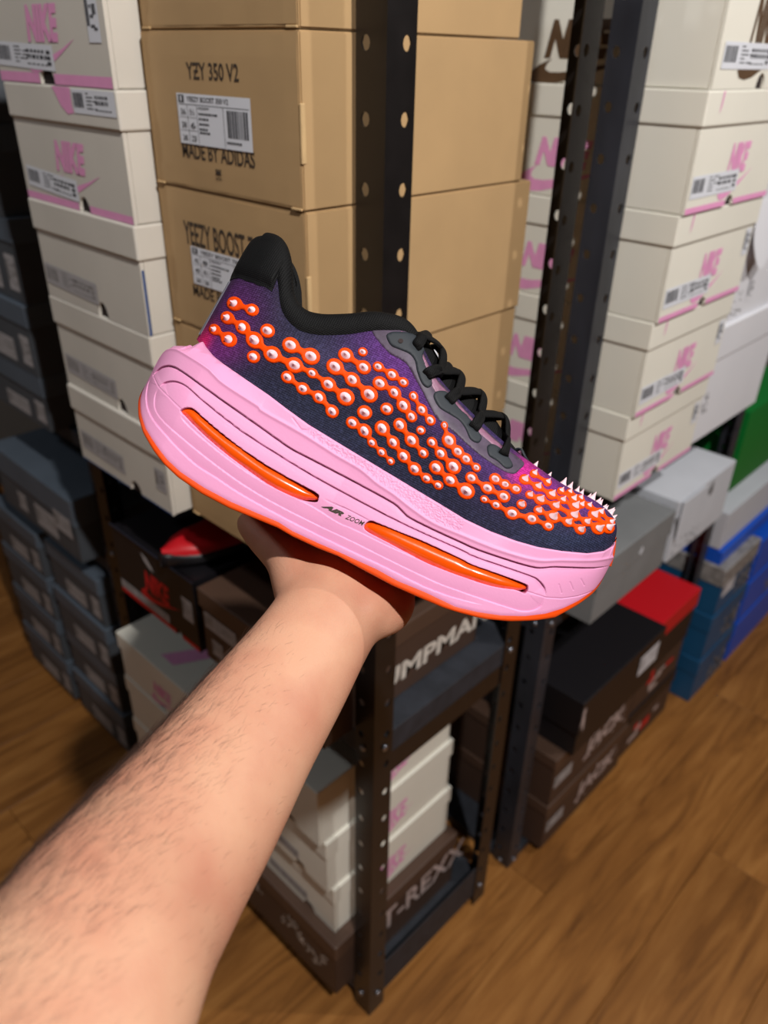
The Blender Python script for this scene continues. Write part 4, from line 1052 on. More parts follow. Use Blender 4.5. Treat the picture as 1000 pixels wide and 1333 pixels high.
def lace_bar(i):
    a, na = eyl[i]; a = np.array(a); na = np.array(na); e = net(EK[i]); A2 = np.array([e[2], e[3], e[5]]) + np.array([0.001, 0.0028, 0.002])
    mid = tongue_at(EK[i]) + np.array([0.001, 0.003, 0]); m_ = np.array([1, 1, -1])
    pts = catmull(np.array([a - na * 0.002, a + na * 0.0026, (a + na * 0.003 + A2) / 2 + na * 0.001, A2, mid, A2 * m_, ((a + na * 0.003 + A2) / 2 + na * 0.001) * m_, (a + na * 0.0026) * m_, (a - na * 0.002) * m_]), 8)
    tubeify('lace', pts, 0.0030, 0.0016, pts - (mid - np.array([0.006, 0.014, 0])), 'lace_black', shoe, 12)
lace_bar(0); lace_bar(1)
# toe end of the tongue: small webbing loop
lp = catmull(np.array([[*loc2(671, 586, 0.004), 0.004], [*loc2(678, 585, 0.005), 0.006], [*loc2(683, 594, 0.006), 0.007], [*loc2(687, 600, 0.004), 0.005]]), 6)
tubeify('tongue_loop', lp, 0.0016, 0.0007, np.tile([0.5, 0.8, 0.4], (len(lp), 1)), 'pad_grey', shoe, 8)

# spiked dot strips: (x, y, r) in photo pixels
def cs(ox, oy, k, pts): return [(ox + x / k, oy + y / k, r / k) for x, y, r in pts]
A1 = lambda p: cs(240, 370, 6.25, p); A2 = lambda p: cs(340, 430, 6.25, p); A3 = lambda p: cs(460, 420, 6.25, p); A4 = lambda p: cs(460, 520, 6.25, p)
A5 = lambda p: cs(590, 560, 9.09, p); A6 = lambda p: cs(620, 590, 10, p); A7 = lambda p: cs(670, 590, 7.143, p)
CH = [A1([(410, 160, 58), (552, 210, 50)]), A1([(352, 275, 52), (475, 352, 55), (572, 455, 66), (718, 572, 66)]) + A2([(272, 285, 64), (415, 350, 42), (548, 440, 57), (688, 545, 68)]),
      A1([(248, 370, 44), (365, 450, 60)]), A1([(677, 380, 58)]), A2([(240, 122, 64), (405, 213, 68)]), A1([(563, 592, 52)]), A2([(215, 382, 50), (340, 475, 50), (472, 545, 52), (578, 660, 52)]),
      A2([(688, 202, 58), (835, 303, 56)]), A2([(600, 297, 66), (742, 402, 58), (880, 522, 66)]), A2([(827, 177, 38)]), A3([(203, 360, 42), (315, 425, 48), (408, 487, 40)]),
      A3([(217, 495, 57), (335, 570, 50), (408, 675, 56), (474, 765, 45)]), A3([(92, 732, 60)]), A3([(272, 703, 52)]),
      A4([(-7, 190, 50), (92, 257, 56), (153, 352, 38), (232, 430, 38), (305, 503, 32)]), A4([(235, 235, 60), (325, 350, 50), (410, 462, 52), (500, 565, 52), (597, 642, 42), (692, 698, 38)]),
      A4([(380, 208, 54), (475, 332, 56), (570, 437, 42)]), A4([(550, 252, 38)]), A3([(490, 600, 38), (557, 710, 45), (627, 795, 42)]),
      A4([(740, 212, 30), (778, 335, 58), (850, 425, 48), (917, 485, 46), (1000, 555, 36)]), A4([(640, 350, 42), (712, 440, 48), (815, 547, 60)]), A4([(675, 555, 56), (790, 657, 54), (918, 745, 66)]),
      A5([(215, 565, 70), (405, 685, 74), (597, 787, 72)]), A5([(497, 578, 68), (612, 643, 60), (740, 697, 62)]), A6([(105, 600, 52), (258, 672, 64), (465, 782, 86), (720, 852, 80), (935, 945, 68)]),
      A6([(588, 667, 64)]), A7([(222, 532, 44), (355, 592, 62), (495, 640, 48), (610, 710, 48)]), A7([(140, 388, 40), (237, 432, 52), (380, 490, 48), (548, 578, 56), (668, 638, 44), (775, 700, 58)]),
      A7([(92, 245, 48), (215, 312, 44), (343, 385, 48), (445, 435, 38), (560, 493, 52)]), A7([(180, 192, 38), (305, 272, 36)]), A7([(430, 352, 34), (545, 428, 40), (620, 482, 34)]), A7([(735, 575, 52), (866, 690, 58)]),
      A7([(510, 365, 32), (610, 420, 34), (690, 490, 34), (795, 550, 40), (890, 640, 40)])]
def stroke(ch):
    """outline of beads joined by narrow necks"""
    c = np.array([(x, y) for x, y, r in ch]); r = np.array([q[2] for q in ch])
    el = 1.12
    if len(ch) == 1:
        a = np.linspace(0, 2 * math.pi, 22, endpoint=False); e = np.stack([np.cos(a) * r[0] * 1.06, np.sin(a) * r[0] * 0.98], 1); th = 0.5
        return c[0] + e @ np.array([[math.cos(th), math.sin(th)], [-math.sin(th), math.cos(th)]])
    d = np.concatenate([[0], np.cumsum(np.linalg.norm(np.diff(c, axis=0), axis=1))]); line = catmull(c, 12); ld = np.concatenate([[0], np.cumsum(np.linalg.norm(np.diff(line, axis=0), axis=1))])
    ld *= d[-1] / ld[-1]
    t0 = c[0] - line[1]; t0 = -(line[1] - line[0]) / np.linalg.norm(line[1] - line[0]); t1 = (line[-1] - line[-2]) / np.linalg.norm(line[-1] - line[-2])
    s0, s1 = -r[0] * el, d[-1] + r[-1] * el
    ss = np.unique(np.concatenate([np.linspace(s0, s1, int((s1 - s0) / 1.5)), s0 + (1 - np.cos(np.linspace(0, 1.2, 5))) * r[0], s1 - (1 - np.cos(np.linspace(0, 1.2, 5))) * r[-1]]))
    pos = np.stack([np.interp(ss, ld, line[:, 0]), np.interp(ss, ld, line[:, 1])], 1)
    pos[ss < 0] = c[0] + t0 * (-ss[ss < 0])[:, None]; pos[ss > d[-1]] = c[-1] + t1 * (ss[ss > d[-1]] - d[-1])[:, None]
    hb = np.zeros(len(ss))
    for di, ri in zip(d, r): hb = np.maximum(hb, ri * np.sqrt(np.clip(1 - ((ss - di) / (ri * el)) ** 2, 0, 1)))
    inner = (ss > 0) & (ss < d[-1]); nk = 0.40 * np.interp(ss, d, r); hs = np.where(inner, np.sqrt(hb ** 2 + nk ** 2 * np.clip(1 - hb / np.interp(ss, d, r), 0, 1)), hb)
    hs = np.where(inner, np.maximum(hs, nk), hs)
    h2 = hs.copy(); h2[1:-1] = 0.25 * hs[:-2] + 0.5 * hs[1:-1] + 0.25 * hs[2:]; h2[:3] = hs[:3]; h2[-3:] = hs[-3:]
    tg = np.gradient(pos, axis=0); tg /= np.maximum(np.linalg.norm(tg, axis=1, keepdims=True), 1e-9); nm = np.stack([-tg[:, 1], tg[:, 0]], 1)
    L = pos + nm * h2[:, None]; R_ = pos - nm * h2[:, None]
    return np.vstack([L, R_[-2:0:-1]])
THORN = [(1.0, 0.0), (0.95, 0.08), (0.80, 0.18), (0.58, 0.34), (0.40, 0.52), (0.24, 0.74), (0.11, 0.91), (0.0, 1.0)]
STUD = [(1.0, 0.0), (0.92, 0.09), (0.70, 0.22), (0.49, 0.40), (0.33, 0.60), (0.18, 0.82), (0.08, 0.96), (0.0, 1.0)]
def spike_mesh(PROF):
    n = 14; vs = []; fs = []
    for (r, z) in PROF[:-1]:
        for i in range(n): a = 2 * math.pi * i / n; vs.append((r * math.cos(a), r * math.sin(a), z))
    vs.append((0, 0, 1))
    for j in range(len(PROF) - 2):
        for i in range(n): fs.append((j * n + i, j * n + (i + 1) % n, (j + 1) * n + (i + 1) % n, (j + 1) * n + i))
    b = (len(PROF) - 2) * n
    for i in range(n): fs.append((b + i, b + (i + 1) % n, len(vs) - 1))
    me = mesh('spike', vs, fs); me.materials.append(M['spike_white']); me.polygons.foreach_set('use_smooth', np.ones(len(me.polygons), bool)); return me
SPK = spike_mesh(STUD); SPT = spike_mesh(THORN)
def add_spike(parent, c, n, rx, ry, h, along, mirror=False, me=None):
    n = Vector(n).normalized(); x = (Vector(along) - n * Vector(along).dot(n)).normalized(); y = n.cross(x)
    c = Vector(c)
    if mirror: c.z *= -1; n.z *= -1; x.z *= -1; y = n.cross(x)
    o = bpy.data.objects.new('spike', me or SPK); COL.objects.link(o); o.parent = parent
    o.matrix_local = Matrix(((x.x * rx, y.x * ry, n.x * h, c.x), (x.y * rx, y.y * ry, n.y * h, c.y), (x.z * rx, y.z * ry, n.z * h, c.z), (0, 0, 0, 1)))
for ci, ch in enumerate(CH):
    toe = ch[0][0] > 660
    st = patch('spike_strip', stroke(ch), 0.0008, 1.5, 'dot_orange', shoe, 1.7)
    st_m = None
    if toe:
        me = st.data.copy(); co = np.empty(len(me.vertices) * 3, np.float32); me.vertices.foreach_get('co', co); co[2::3] *= -1; me.vertices.foreach_set('co', co); me.flip_normals(); me.update()
        st_m = bpy.data.objects.new('spike_strip', me); COL.objects.link(st_m); st_m.parent = shoe
    for i, (x, y, r) in enumerate(ch):
        j = min(i + 1, len(ch) - 1); i0 = max(0, j - 1); dx, dy = (ch[j][0] - ch[i0][0], ch[j][1] - ch[i0][1]) if len(ch) > 1 else (1, 0.5)
        c, n = project(x, y); c2, _ = project(x + dx * 0.05, y + dy * 0.05)
        al = c2 - c; mpp = (D0 - c.z) / F_PX; R0 = r * mpp * 0.57
        if al.length < 1e-6: al = Vector((1, 0, 0))
        tall = 1.45 if not toe else 2.3; TM = SPT if toe else SPK
        n2 = (n + (Vector((0.0, 0.55, 0.1)) if toe else Vector((0, 0.0, 0)))).normalized()
        add_spike(st, c + n * 0.0006, n2, R0 * 1.34, R0, R0 * tall, al, False, TM)
        if st_m: add_spike(st_m, c + n * 0.0006, n2, R0 * 1.34, R0, R0 * tall, al, True, TM)
# ridge strips over the top of the toe box
def ridge_pt(k, w):
    n = net(k); a = math.sqrt(max(0.0, 1 - (w / max(n[4], 1e-4)) ** 2)); p = Vector((n[0] + (n[2] - n[0]) * a, n[1] + (n[3] - n[1]) * a, w))
    return p
for w0, ka, kb, cnt in ((0.0, 15.15, 18.9, 9), (0.011, 16.1, 18.2, 6), (-0.011, 15.4, 18.3, 7)):
    ksamp = np.linspace(ka, kb, 60); ctr = np.linspace(ka + 0.15, kb - 0.15, cnt); vs, fs = [], []
    for k in ksamp:
        hw_ = 0.0012 + 0.0016 * max(math.exp(-((k - c) / 0.13) ** 2) for c in ctr)
        for q in (-1, -.5, 0, .5, 1): p = ridge_pt(k, w0 + q * hw_); vs.append(p + Vector((0, (0.0010 if abs(q) < 1 else -0.0003), 0)))
    for i in range(59):
        for j in range(4): fs.append((i * 5 + j, i * 5 + j + 1, (i + 1) * 5 + j + 1, (i + 1) * 5 + j))
    st = link('spike_strip', mesh('spike_strip', vs, fs), 'dot_orange', shoe, True)
    for i, k in enumerate(ctr):
        p = ridge_pt(k, w0); p2 = ridge_pt(k + 0.1, w0); tn = (p2 - p).normalized(); nn = Vector((-tn.y, tn.x, 0)) + Vector((0, 0.25, w0 * 22)); rr = (0.0020, 0.0016, 0.0024, 0.0018, 0.0015)[i % 5]
        add_spike(st, p + Vector((0, 0.0006, 0)), nn, rr * 1.1, rr, rr * 2.3, tn, False, SPT)

# ------------------------------------------------------------------ midsole
top_px = [(194, 475), (199, 465), (209, 455.5), (222, 446), (237, 445), (246, 441), (251, 437), (256, 437), (260, 444), (272, 458), (287, 470), (318, 492), (350, 514), (372, 531), (401, 552), (450, 582), (500, 612), (540, 636), (575, 657), (606, 676), (640, 692), (672, 704), (700, 712), (730, 717), (763, 720), (785, 717), (797, 711), (801, 705), (802, 712), (800, 724), (795, 740)]
bot_px = [(194, 475), (188, 486), (183, 505), (183, 520), (185, 541), (191, 561), (204, 583), (217, 601), (234, 617), (264, 637), (300, 656), (335, 671), (361, 682), (380, 694), (412, 709), (440, 721), (467, 733.5), (488, 743), (517, 759), (552, 773.5), (592, 792.5), (620, 799), (650, 803.2), (680, 803.6), (707, 800), (730, 792.5), (750, 782.5), (772, 767), (786, 752), (795, 740)]
TOPL = dense(loc_side(top_px), 0.0008); BOTL = dense(loc_side(bot_px), 0.0008)
def fn_of(L):
    o = np.argsort(L[:, 0], kind='stable'); s, t = L[o, 0], L[o, 1]; return lambda x: np.interp(x, s, t)
ftop, fbot = fn_of(TOPL), fn_of(BOTL)
sA, sB = min(TOPL[:, 0].min(), BOTL[:, 0].min()), max(TOPL[:, 0].max(), BOTL[:, 0].max())
fwj = lambda s: np.interp(s, NETL[:, 0], NETL[:, 4])
ridge_px = [(200, 478), (208, 466), (218, 457), (231, 456), (247, 464.5), (271, 480), (291, 499), (335, 528), (342, 535), (396, 566), (437, 592), (456, 603), (472, 613), (491, 629), (512, 643), (539, 664), (565, 681), (600, 696), (650, 716), (697, 729), (730, 729), (770, 729), (797, 725)]
fridge = fn_of(catmull(loc_side(ridge_px), 10))
lines_dn = [  # step lines whose lower side is recessed (upper grooves), left to right
    [(199, 491.6), (204, 485), (212, 479), (221.4, 477), (231, 479.6), (244, 487.6), (261, 500), (293, 523), (330, 549), (359, 569.6), (380, 584), (407, 598), (460, 625.6), (473.6, 633), (512, 654), (525, 665.6), (535, 674), (568, 690.5), (600, 705), (624, 715.6), (672, 731.6), (697, 738), (710, 738), (724, 737), (772, 738), (796, 735)],
    [(209.4, 505), (215, 499.6), (223, 497), (232.6, 497.5), (244, 503), (256.6, 514.5), (277.4, 532), (300, 549.6), (324, 567), (396, 612), (460, 647.5), (531, 684), (600, 715), (621, 725), (688, 748), (701, 755), (708, 764.4), (709.6, 775.6)],
    [(412, 644), (440, 657), (454, 663), (478, 675.5), (486, 679)]]
lines_up = [  # step lines whose upper side is recessed (bright ledges), left to right
    [(199, 491.6), (194, 499), (192, 515), (194, 532), (202, 549), (216.6, 567), (231, 583.5), (255, 605.6), (280.6, 621.6), (300, 635), (330, 653), (391, 685.6), (460, 719), (504, 740), (552, 764), (590, 778), (630, 788)],
    [(209.4, 505), (204, 515), (203, 531), (210, 545), (232.6, 567), (285, 609), (335, 643), (396, 675.5), (460, 706), (504, 728), (560, 755), (590, 767), (662, 791), (681.6, 795.5), (696, 793), (704, 787), (709, 775.6)],
    [(234, 538), (240, 549), (264.6, 572), (300, 600), (335, 623.5), (364, 638.5), (405.6, 659), (440, 680.5), (460, 689), (504, 710.5), (530, 722), (568, 739)]]
seams = [[(194, 477), (209, 505), (236.6, 533)], [(685.6, 769.6), (709.6, 777), (729, 778), (749.6, 775), (770, 768)], [(381, 544), (392, 559), (400, 560), (406, 553)],
         [(726, 760), (729, 771)], [(740, 757), (744, 767)], [(754, 753), (758, 761)]]
win = [[(236, 536), (239, 532.5), (245.4, 531), (252, 533), (266, 545.5), (280.6, 558), (300, 573.6), (319, 587.6), (353, 610), (389.6, 630), (412, 642.4), (414, 648), (410, 653.6), (388, 649), (348, 629.5), (300, 595), (272, 572), (255, 556), (243, 544)],
       [(474.4, 688), (476.8, 681.6), (483, 678.4), (491, 681), (520, 693), (552, 705.6), (600, 728), (616, 736), (650, 748), (681.6, 759.6), (686.4, 764), (683, 772), (670.4, 767.6), (640, 763), (600, 750), (568, 738), (552, 731), (504, 705.6), (481.6, 694)]]
NS, NT = 1000, 170
uq = np.linspace(0, 1, NS); uq = uq + 0.5 * (0.5 * (1 - np.cos(math.pi * uq)) - uq); SS = sA + (sB - sA) * uq
tb, tt = fbot(SS), ftop(SS); tt = np.maximum(tt, tb + 1e-5)
vq = np.linspace(0, 1, NT); TT = tb[:, None] + (tt - tb)[:, None] * vq[None]; SG = np.repeat(SS[:, None], NT, 1)
W0 = np.repeat(wm(SS)[:, None], NT, 1)
tr = np.minimum(fridge(SS), tt - 0.0005)[:, None]
wtop = np.minimum(fwj(SS) + 0.0030, wm(SS)); wtop = np.where(SS < NETL[0, 0] + 0.004, np.minimum(wm(SS) * 0.82, np.maximum(wtop, wm(SS) * 0.55)), wtop)[:, None]
fr = np.clip((TT - tr) / np.maximum(tt[:, None] - tr, 1e-5), 0, 1)
Wd = W0 * (1 - fr) + wtop * fr
eb = np.clip((TT - tb[:, None]) / 0.0035, 0, 1); Wd = Wd * (0.965 + 0.035 * np.sqrt(1 - (1 - eb) ** 2))
et = np.clip((tt[:, None] - TT) / 0.0012, 0, 1); Wd = Wd - 0.0010 * (1 - np.sqrt(1 - (1 - et) ** 2))
Wd = Wd + 0.0010 * np.exp(-((TT - tr) / 0.0010) ** 2) * 0.5
pts = np.stack([SG.ravel(), TT.ravel()], 1); dep = np.zeros(len(pts))
def near(L, pad):
    lo, hi = L.min(0) - pad, L.max(0) + pad; return np.where((pts[:, 0] > lo[0]) & (pts[:, 0] < hi[0]) & (pts[:, 1] > lo[1]) & (pts[:, 1] < hi[1]))[0]
for grp, sg in ((lines_dn, -1), (lines_up, 1)):
    for gi, L in enumerate(grp):
        Lp = catmull(loc_side(L), 3); ix = near(Lp, 0.012); d, sd, par = seg_dist(pts[ix], Lp[:-1], Lp[1:])
        a = (0.0017, 0.0015, 0.0007)[gi] if sg < 0 else (0.0011, 0.0010, 0.0008)[gi]
        end = np.clip(np.minimum(par, len(Lp) - 1 - par) / 4, 0, 1)
        sgd = d * sd * sg                                     # >0 on the recessed side
        stp = np.clip(sgd / 0.00045 + 0.5, 0, 1); stp = stp * stp * (3 - 2 * stp)
        prof = stp * np.exp(-np.clip(sgd, 0, None) / 0.0042)
        if sg < 0: prof = prof + 0.45 * np.exp(-((sgd - 0.0004) / 0.00035) ** 2)
        dep[ix] = np.maximum(dep[ix], a * prof * end)
for L in seams:
    Lp = dense(loc_side(L), 0.002); ix = near(Lp, 0.003); d, _, _ = seg_dist(pts[ix], Lp[:-1], Lp[1:]); dep[ix] += 0.0004 * np.exp(-(d / 0.0003) ** 2)
inw = np.zeros(len(pts), bool); wdep = np.zeros(len(pts))
for wv in win:
    wl = np.array(curve_pts(loc_side(wv), 4)); ix = near(wl, 0.004); d, _, _ = seg_dist(pts[ix], wl, np.roll(wl, -1, 0)); ins_ = inside(pts[ix], wl); sdn = np.where(ins_, d, -d)
    q = np.clip(sdn / 0.0005 + 0.4, 0, 1); wdep[ix] = np.maximum(wdep[ix], 0.0115 * q); inw[ix] |= sdn > 0.0
dep = dep * np.clip(W0.ravel() / 0.026 - 0.15, 0, 1)
Wl = Wd.ravel() - dep - wdep
# crinkled texture on the flared facet of the lip
crk = (fr > 0.12) & (fr < 0.9) & (SG > float(loc_side([(404, 560)])[0, 0])) & (SG < float(loc_side([(600, 690)])[0, 0]))
nz = rng.normal(0, 1, (NS // 2 + 1, NT // 2 + 1)); nz = np.repeat(np.repeat(nz, 2, 0), 2, 1)[:NS, :NT]
Wl = Wl + (crk * nz * 0.0001).ravel()
Wl = np.maximum(Wl, 0.0)
Vl = np.stack([pts[:, 0], pts[:, 1], Wl], 1)
Fq = grid_faces(NS, NT)
mi = inw[Fq].all(1).astype(np.int32)
# medial side, top and bottom at a coarser step
sel = np.unique(np.concatenate([np.arange(0, NS, 8), [NS - 1]])); tv = np.unique(np.concatenate([np.arange(0, NT, 6), [NT - 1]]))
Vm = np.stack([SG[np.ix_(sel, tv)].ravel(), TT[np.ix_(sel, tv)].ravel(), -Wd[np.ix_(sel, tv)].ravel()], 1); Fmed = grid_faces(len(sel), len(tv), True)
def cap(tarr, wl, wr, flip):
    q = np.linspace(0, 1, 7); V = np.stack([np.repeat(SS[sel][:, None], 7, 1), np.repeat(tarr[sel][:, None], 7, 1), wr[sel][:, None] + (wl[sel] - wr[sel])[:, None] * q], -1).reshape(-1, 3); return V, grid_faces(len(sel), 7, flip)
Wg = Wl.reshape(NS, NT)
Vt_, Ft_ = cap(tt, Wg[:, -1], -Wd[:, -1], False); Vb_, Fb_ = cap(tb, Wg[:, 0], -Wd[:, 0], True)
o1 = len(Vl); o2 = o1 + len(Vm); o3 = o2 + len(Vt_)
Fall = np.vstack([Fq, Fmed + o1, Ft_ + o2, Fb_ + o3]); mia = np.concatenate([mi, np.zeros(len(Fall) - len(mi), np.int32)])
link('midsole', np_mesh('midsole', np.vstack([Vl, Vm, Vt_, Vb_]), Fall, mia), ['pink_foam', 'air_red'], shoe, True)
# air cushions behind the two windows
for up_, lo_ in (([(240, 531), (252, 533), (266, 545.5), (280.6, 558), (300, 573.6), (319, 587.6), (353, 610), (389.6, 630), (409, 643)], [(240, 540), (243, 544), (255, 556), (272, 572), (285, 583), (300, 595), (348, 629.5), (384, 648), (407, 650)]),
                 ([(479, 681), (491, 681), (520, 693), (552, 705.6), (600, 728), (616, 736), (650, 748), (672, 756.5), (680, 760)], [(477, 689), (485, 696), (504, 705.6), (545, 728), (580, 743), (600, 750), (640, 763), (666, 768), (680, 768)])):
    U_, L_ = catmull(loc_side(up_), 6), catmull(loc_side(lo_), 6); c = (U_ + L_) / 2; hh = np.linalg.norm(U_ - L_, axis=1) / 2
    n = len(c); x = np.linspace(0, 1, n); bulge = np.clip(np.sin(math.pi * x) * 1.6, 0, 1) ** 0.6
    path = np.stack([c[:, 0], c[:, 1], wm(c[:, 0]) - 0.0105 + 0.0035 * bulge], 1)
    tubeify('air_cushion', path, hh * 1.22, np.full(n, 0.0068), np.tile([0, 0, 1.0], (n, 1)), 'air_orange', shoe, 28)
# outsole: thin orange rubber wrapping the underside and the toe
out_px = [(194, 470), (186, 486), (181.3, 505), (181, 520), (182.6, 543), (188.5, 564), (201, 587), (214, 605), (231.5, 621.5), (262, 642.5), (298, 661.5), (335, 676.5), (361, 687), (380, 698), (412, 713), (440, 724), (472, 741.6), (510, 762), (545.6, 778), (577.6, 791.5), (592, 796), (620, 803.5), (632, 806), (664, 808.4), (696, 806.8), (720, 802.8), (750, 785.8), (770, 771.3), (786, 756), (796.5, 738), (803, 716)]
fout = fn_of(dense(loc_side(out_px), 0.0008))
SO = np.linspace(sA + 0.0006, sB - 0.0002, 260); t1 = fbot(SO) + 0.0012; t0 = np.minimum(fout(SO), fbot(SO) - 0.0004); w_ = wm(SO) + 0.0006
prof = [(1, 0), (1.004, 0.5), (1.0, 0.85), (0.975, 1.0), (0.6, 1.02), (0.2, 1.02)]
ring = []
for a, b in prof: ring.append(np.stack([SO, t1 + (t0 - t1) * b, w_ * a], 1))
for a, b in prof[::-1]: ring.append(np.stack([SO, t1 + (t0 - t1) * b, -w_ * a], 1))
ring = np.stack(ring, 1); V = ring.reshape(-1, 3)
link('outsole', np_mesh('outsole', V, grid_faces(260, len(prof) * 2)), 'orange_rubber', shoe, True)
# rubber lugs under the outsole
for i in range(10):
    sp = sA + (sB - sA) * (0.30 + 0.45 * i / 9); w = float(wm(sp)) * 0.80; z = float(np.minimum(fout(sp), fbot(sp)))
    for sg in (-1, 1): link('outsole_lug', box_mesh('outsole_lug', sp - 0.0045, sp + 0.0045, z - 0.0004, z + 0.002, min(sg * 0.10 * w, sg * w), max(sg * 0.10 * w, sg * w), 0.0008, 1), 'orange_rubber', shoe)
# toe bumper rising in front of the upper
tp = catmull(np.array([loc2(x, y, 0.004) for x, y in ((797, 738), (801.5, 722), (803.5, 708), (804, 700), (802.5, 693.5))]), 5)
V, nn = [], len(tp)
for i, (s, t) in enumerate(tp):
    hw_ = 0.0135 * (1 - 0.45 * (i / (nn - 1)) ** 2)
    for q in np.linspace(-1, 1, 9): V.append((s - 0.006 * q * q, t - 0.001 * q * q, hw_ * q)); V.append((s - 0.0022 - 0.006 * q * q, t - 0.001 * q * q, hw_ * q * 0.97))
V = np.array(V).reshape(nn, 9, 2, 3); a_, b_ = V[:, :, 0].reshape(-1, 3), V[:, :, 1].reshape(-1, 3); f = grid_faces(nn, 9)
e1 = np.array([(i, i + 1, i + 1 + nn * 9, i + nn * 9) for i in range((nn - 1) * 9, nn * 9 - 1)]); e2 = np.array([(i * 9, (i + 1) * 9, (i + 1) * 9 + nn * 9, i * 9 + nn * 9) for i in range(nn - 1)]); e3 = e2 + 8
link('toe_bumper', np_mesh('toe_bumper', np.vstack([a_, b_]), np.vstack([f, f[:, ::-1] + nn * 9, e1, e2, e3])), 'orange_rubber', shoe, True)
# moulded lettering between the windows
tv_, tf_ = text_mesh('AIR', 0.06, 0.5); tz_, tfz_ = text_mesh('ZOOM', 0.01, 0.35)
P0 = loc_side([(418, 659.5)])[0]; P1 = loc_side([(446, 673)])[0]; P2 = loc_side([(449, 675)])[0]; P3 = loc_side([(473, 685)])[0]
VV, FF = [], []
for (vv_, ff_, A_, B_) in ((tv_, tf_, P0, P1), (tz_, tfz_, P2, P3)):
    d = B_ - A_; nr = np.array([-d[1], d[0]]) / np.linalg.norm(d) * 0.0026; k = len(VV)
    for x, y in vv_: p = A_ + d * x + nr * y; VV.append((p[0], p[1], float(wm(p[0])) - 0.0001))
    FF += [tuple(i + k for i in q) for q in ff_]
tl = link('printed_lettering', mesh('printed_lettering', VV, FF), 'ink', shoe)

# ------------------------------------------------------------------ the forearm and the hand under the shoe
def skin_mat():
    m = mat('skin', (197, 146, 119), 0.52, sss=0.12, spec=0.35); nt = m.node_tree; N = nt.nodes; L = nt.links; b = N['Principled BSDF']
    tc = N.new('ShaderNodeTexCoord'); n = N.new('ShaderNodeTexNoise'); n.inputs['Scale'].default_value = 22; n.inputs['Detail'].default_value = 5; L.new(tc.outputs['Object'], n.inputs['Vector'])
    r = N.new('ShaderNodeValToRGB'); e = r.color_ramp.elements; e[0].position = 0.32; e[0].color = rgb(186, 128, 104); e[1].position = 0.66; e[1].color = rgb(202, 154, 126); L.new(n.outputs['Fac'], r.inputs[0])
    n2 = N.new('ShaderNodeTexNoise'); n2.inputs['Scale'].default_value = 700; n2.inputs['Detail'].default_value = 3; L.new(tc.outputs['Object'], n2.inputs['Vector'])
    mx = N.new('ShaderNodeMixRGB'); mx.blend_type = 'MULTIPLY'; mx.inputs[0].default_value = 0.25; L.new(r.outputs[0], mx.inputs[1]); L.new(n2.outputs['Fac'], mx.inputs[2]); 
    L.new(r.outputs[0], b.inputs['Base Color'])
    v = N.new('ShaderNodeTexVoronoi'); v.inputs['Scale'].default_value = 900; L.new(tc.outputs['Object'], v.inputs['Vector'])
    ad = N.new('ShaderNodeMath'); ad.operation = 'ADD'; L.new(v.outputs['Distance'], ad.inputs[0]); L.new(n2.outputs['Fac'], ad.inputs[1])
    bp = N.new('ShaderNodeBump'); bp.inputs['Strength'].default_value = 0.18; bp.inputs['Distance'].default_value = 0.0005; L.new(ad.outputs[0], bp.inputs['Height']); L.new(bp.outputs[0], b.inputs['Normal'])
    return m
M['skin'] = skin_mat()
M['hair'] = mat('hair', (58, 38, 28), 0.6)
def at(px, py, d): return np.array(CAM + cam_ray(px, py) * d)
def sl(s, t, w): return np.array(SHOE_M @ Vector((s, t, w)))
VS, FS = [], []
def add_ring_tube(rings):
    """closed tube from rings of equal size"""
    k = sum(len(v) for v in VS); n = len(rings[0]); V = np.vstack(rings); VS.append(V)
    for i in range(len(rings) - 1):
        for j in range(n): FS.append((k + i * n + j, k + i * n + (j + 1) % n, k + (i + 1) * n + (j + 1) % n, k + (i + 1) * n + j))
    FS.append(tuple(k + j for j in range(n))[::-1]); FS.append(tuple(k + (len(rings) - 1) * n + j for j in range(n)))
def chain(pts, rad, flat=None, n=16, sub=6):
    """smooth tapering limb along pts; flat = (axis, factor) squashes the section along an axis"""
    A = np.hstack([np.array(pts, float), np.array(rad, float)[:, None]]); A = catmull(A, sub); P, R_ = A[:, :3], A[:, 3]
    T = np.gradient(P, axis=0); T /= np.linalg.norm(T, axis=1, keepdims=True); ref = np.array(flat[0] if flat else (FW.x, FW.y, FW.z), float)
    rings = []
    def ring(p, t, r):
        a = ref - t * (ref @ t); a /= np.linalg.norm(a); b = np.cross(t, a); an = np.linspace(0, 2 * math.pi, n, endpoint=False); f = flat[1] if flat else 1.0
        return p + r * (np.cos(an)[:, None] * a * f + np.sin(an)[:, None] * b)
    for q in (0.25, 0.6, 0.85): c = math.sqrt(1 - (1 - q) ** 2); rings.append(ring(P[0] - T[0] * R_[0] * (1 - q), T[0], R_[0] * c))
    for p, t, r in zip(P, T, R_): rings.append(ring(p, t, r))
    for q in (0.85, 0.6, 0.25): c = math.sqrt(1 - (1 - q) ** 2); rings.append(ring(P[-1] + T[-1] * R_[-1] * (1 - q), T[-1], R_[-1] * c))
    add_ring_tube(rings)
fwv = np.array(FW)
arm_px = [(-40, 1570, .215, .047), (45, 1400, .245, .0455), (125, 1243, .278, .0425), (190, 1148, .312, .0408), (258, 1054, .348, .0388), (322, 960, .385, .0358), (378, 880, .418, .0332), (414, 824, .440, .0312), (438, 782, .457, .0318), (452, 752, .472, .0330)]
chain([at(*a[:3]) for a in arm_px], [a[3] for a in arm_px], (fwv, 0.80), 28, 6)
s0_, t0_ = loc_side([(452, 729)])[0]
def under(s, w, r): return float(np.minimum(fout(s), fbot(s))) - r * 0.86
wr = at(440, 775, .460)
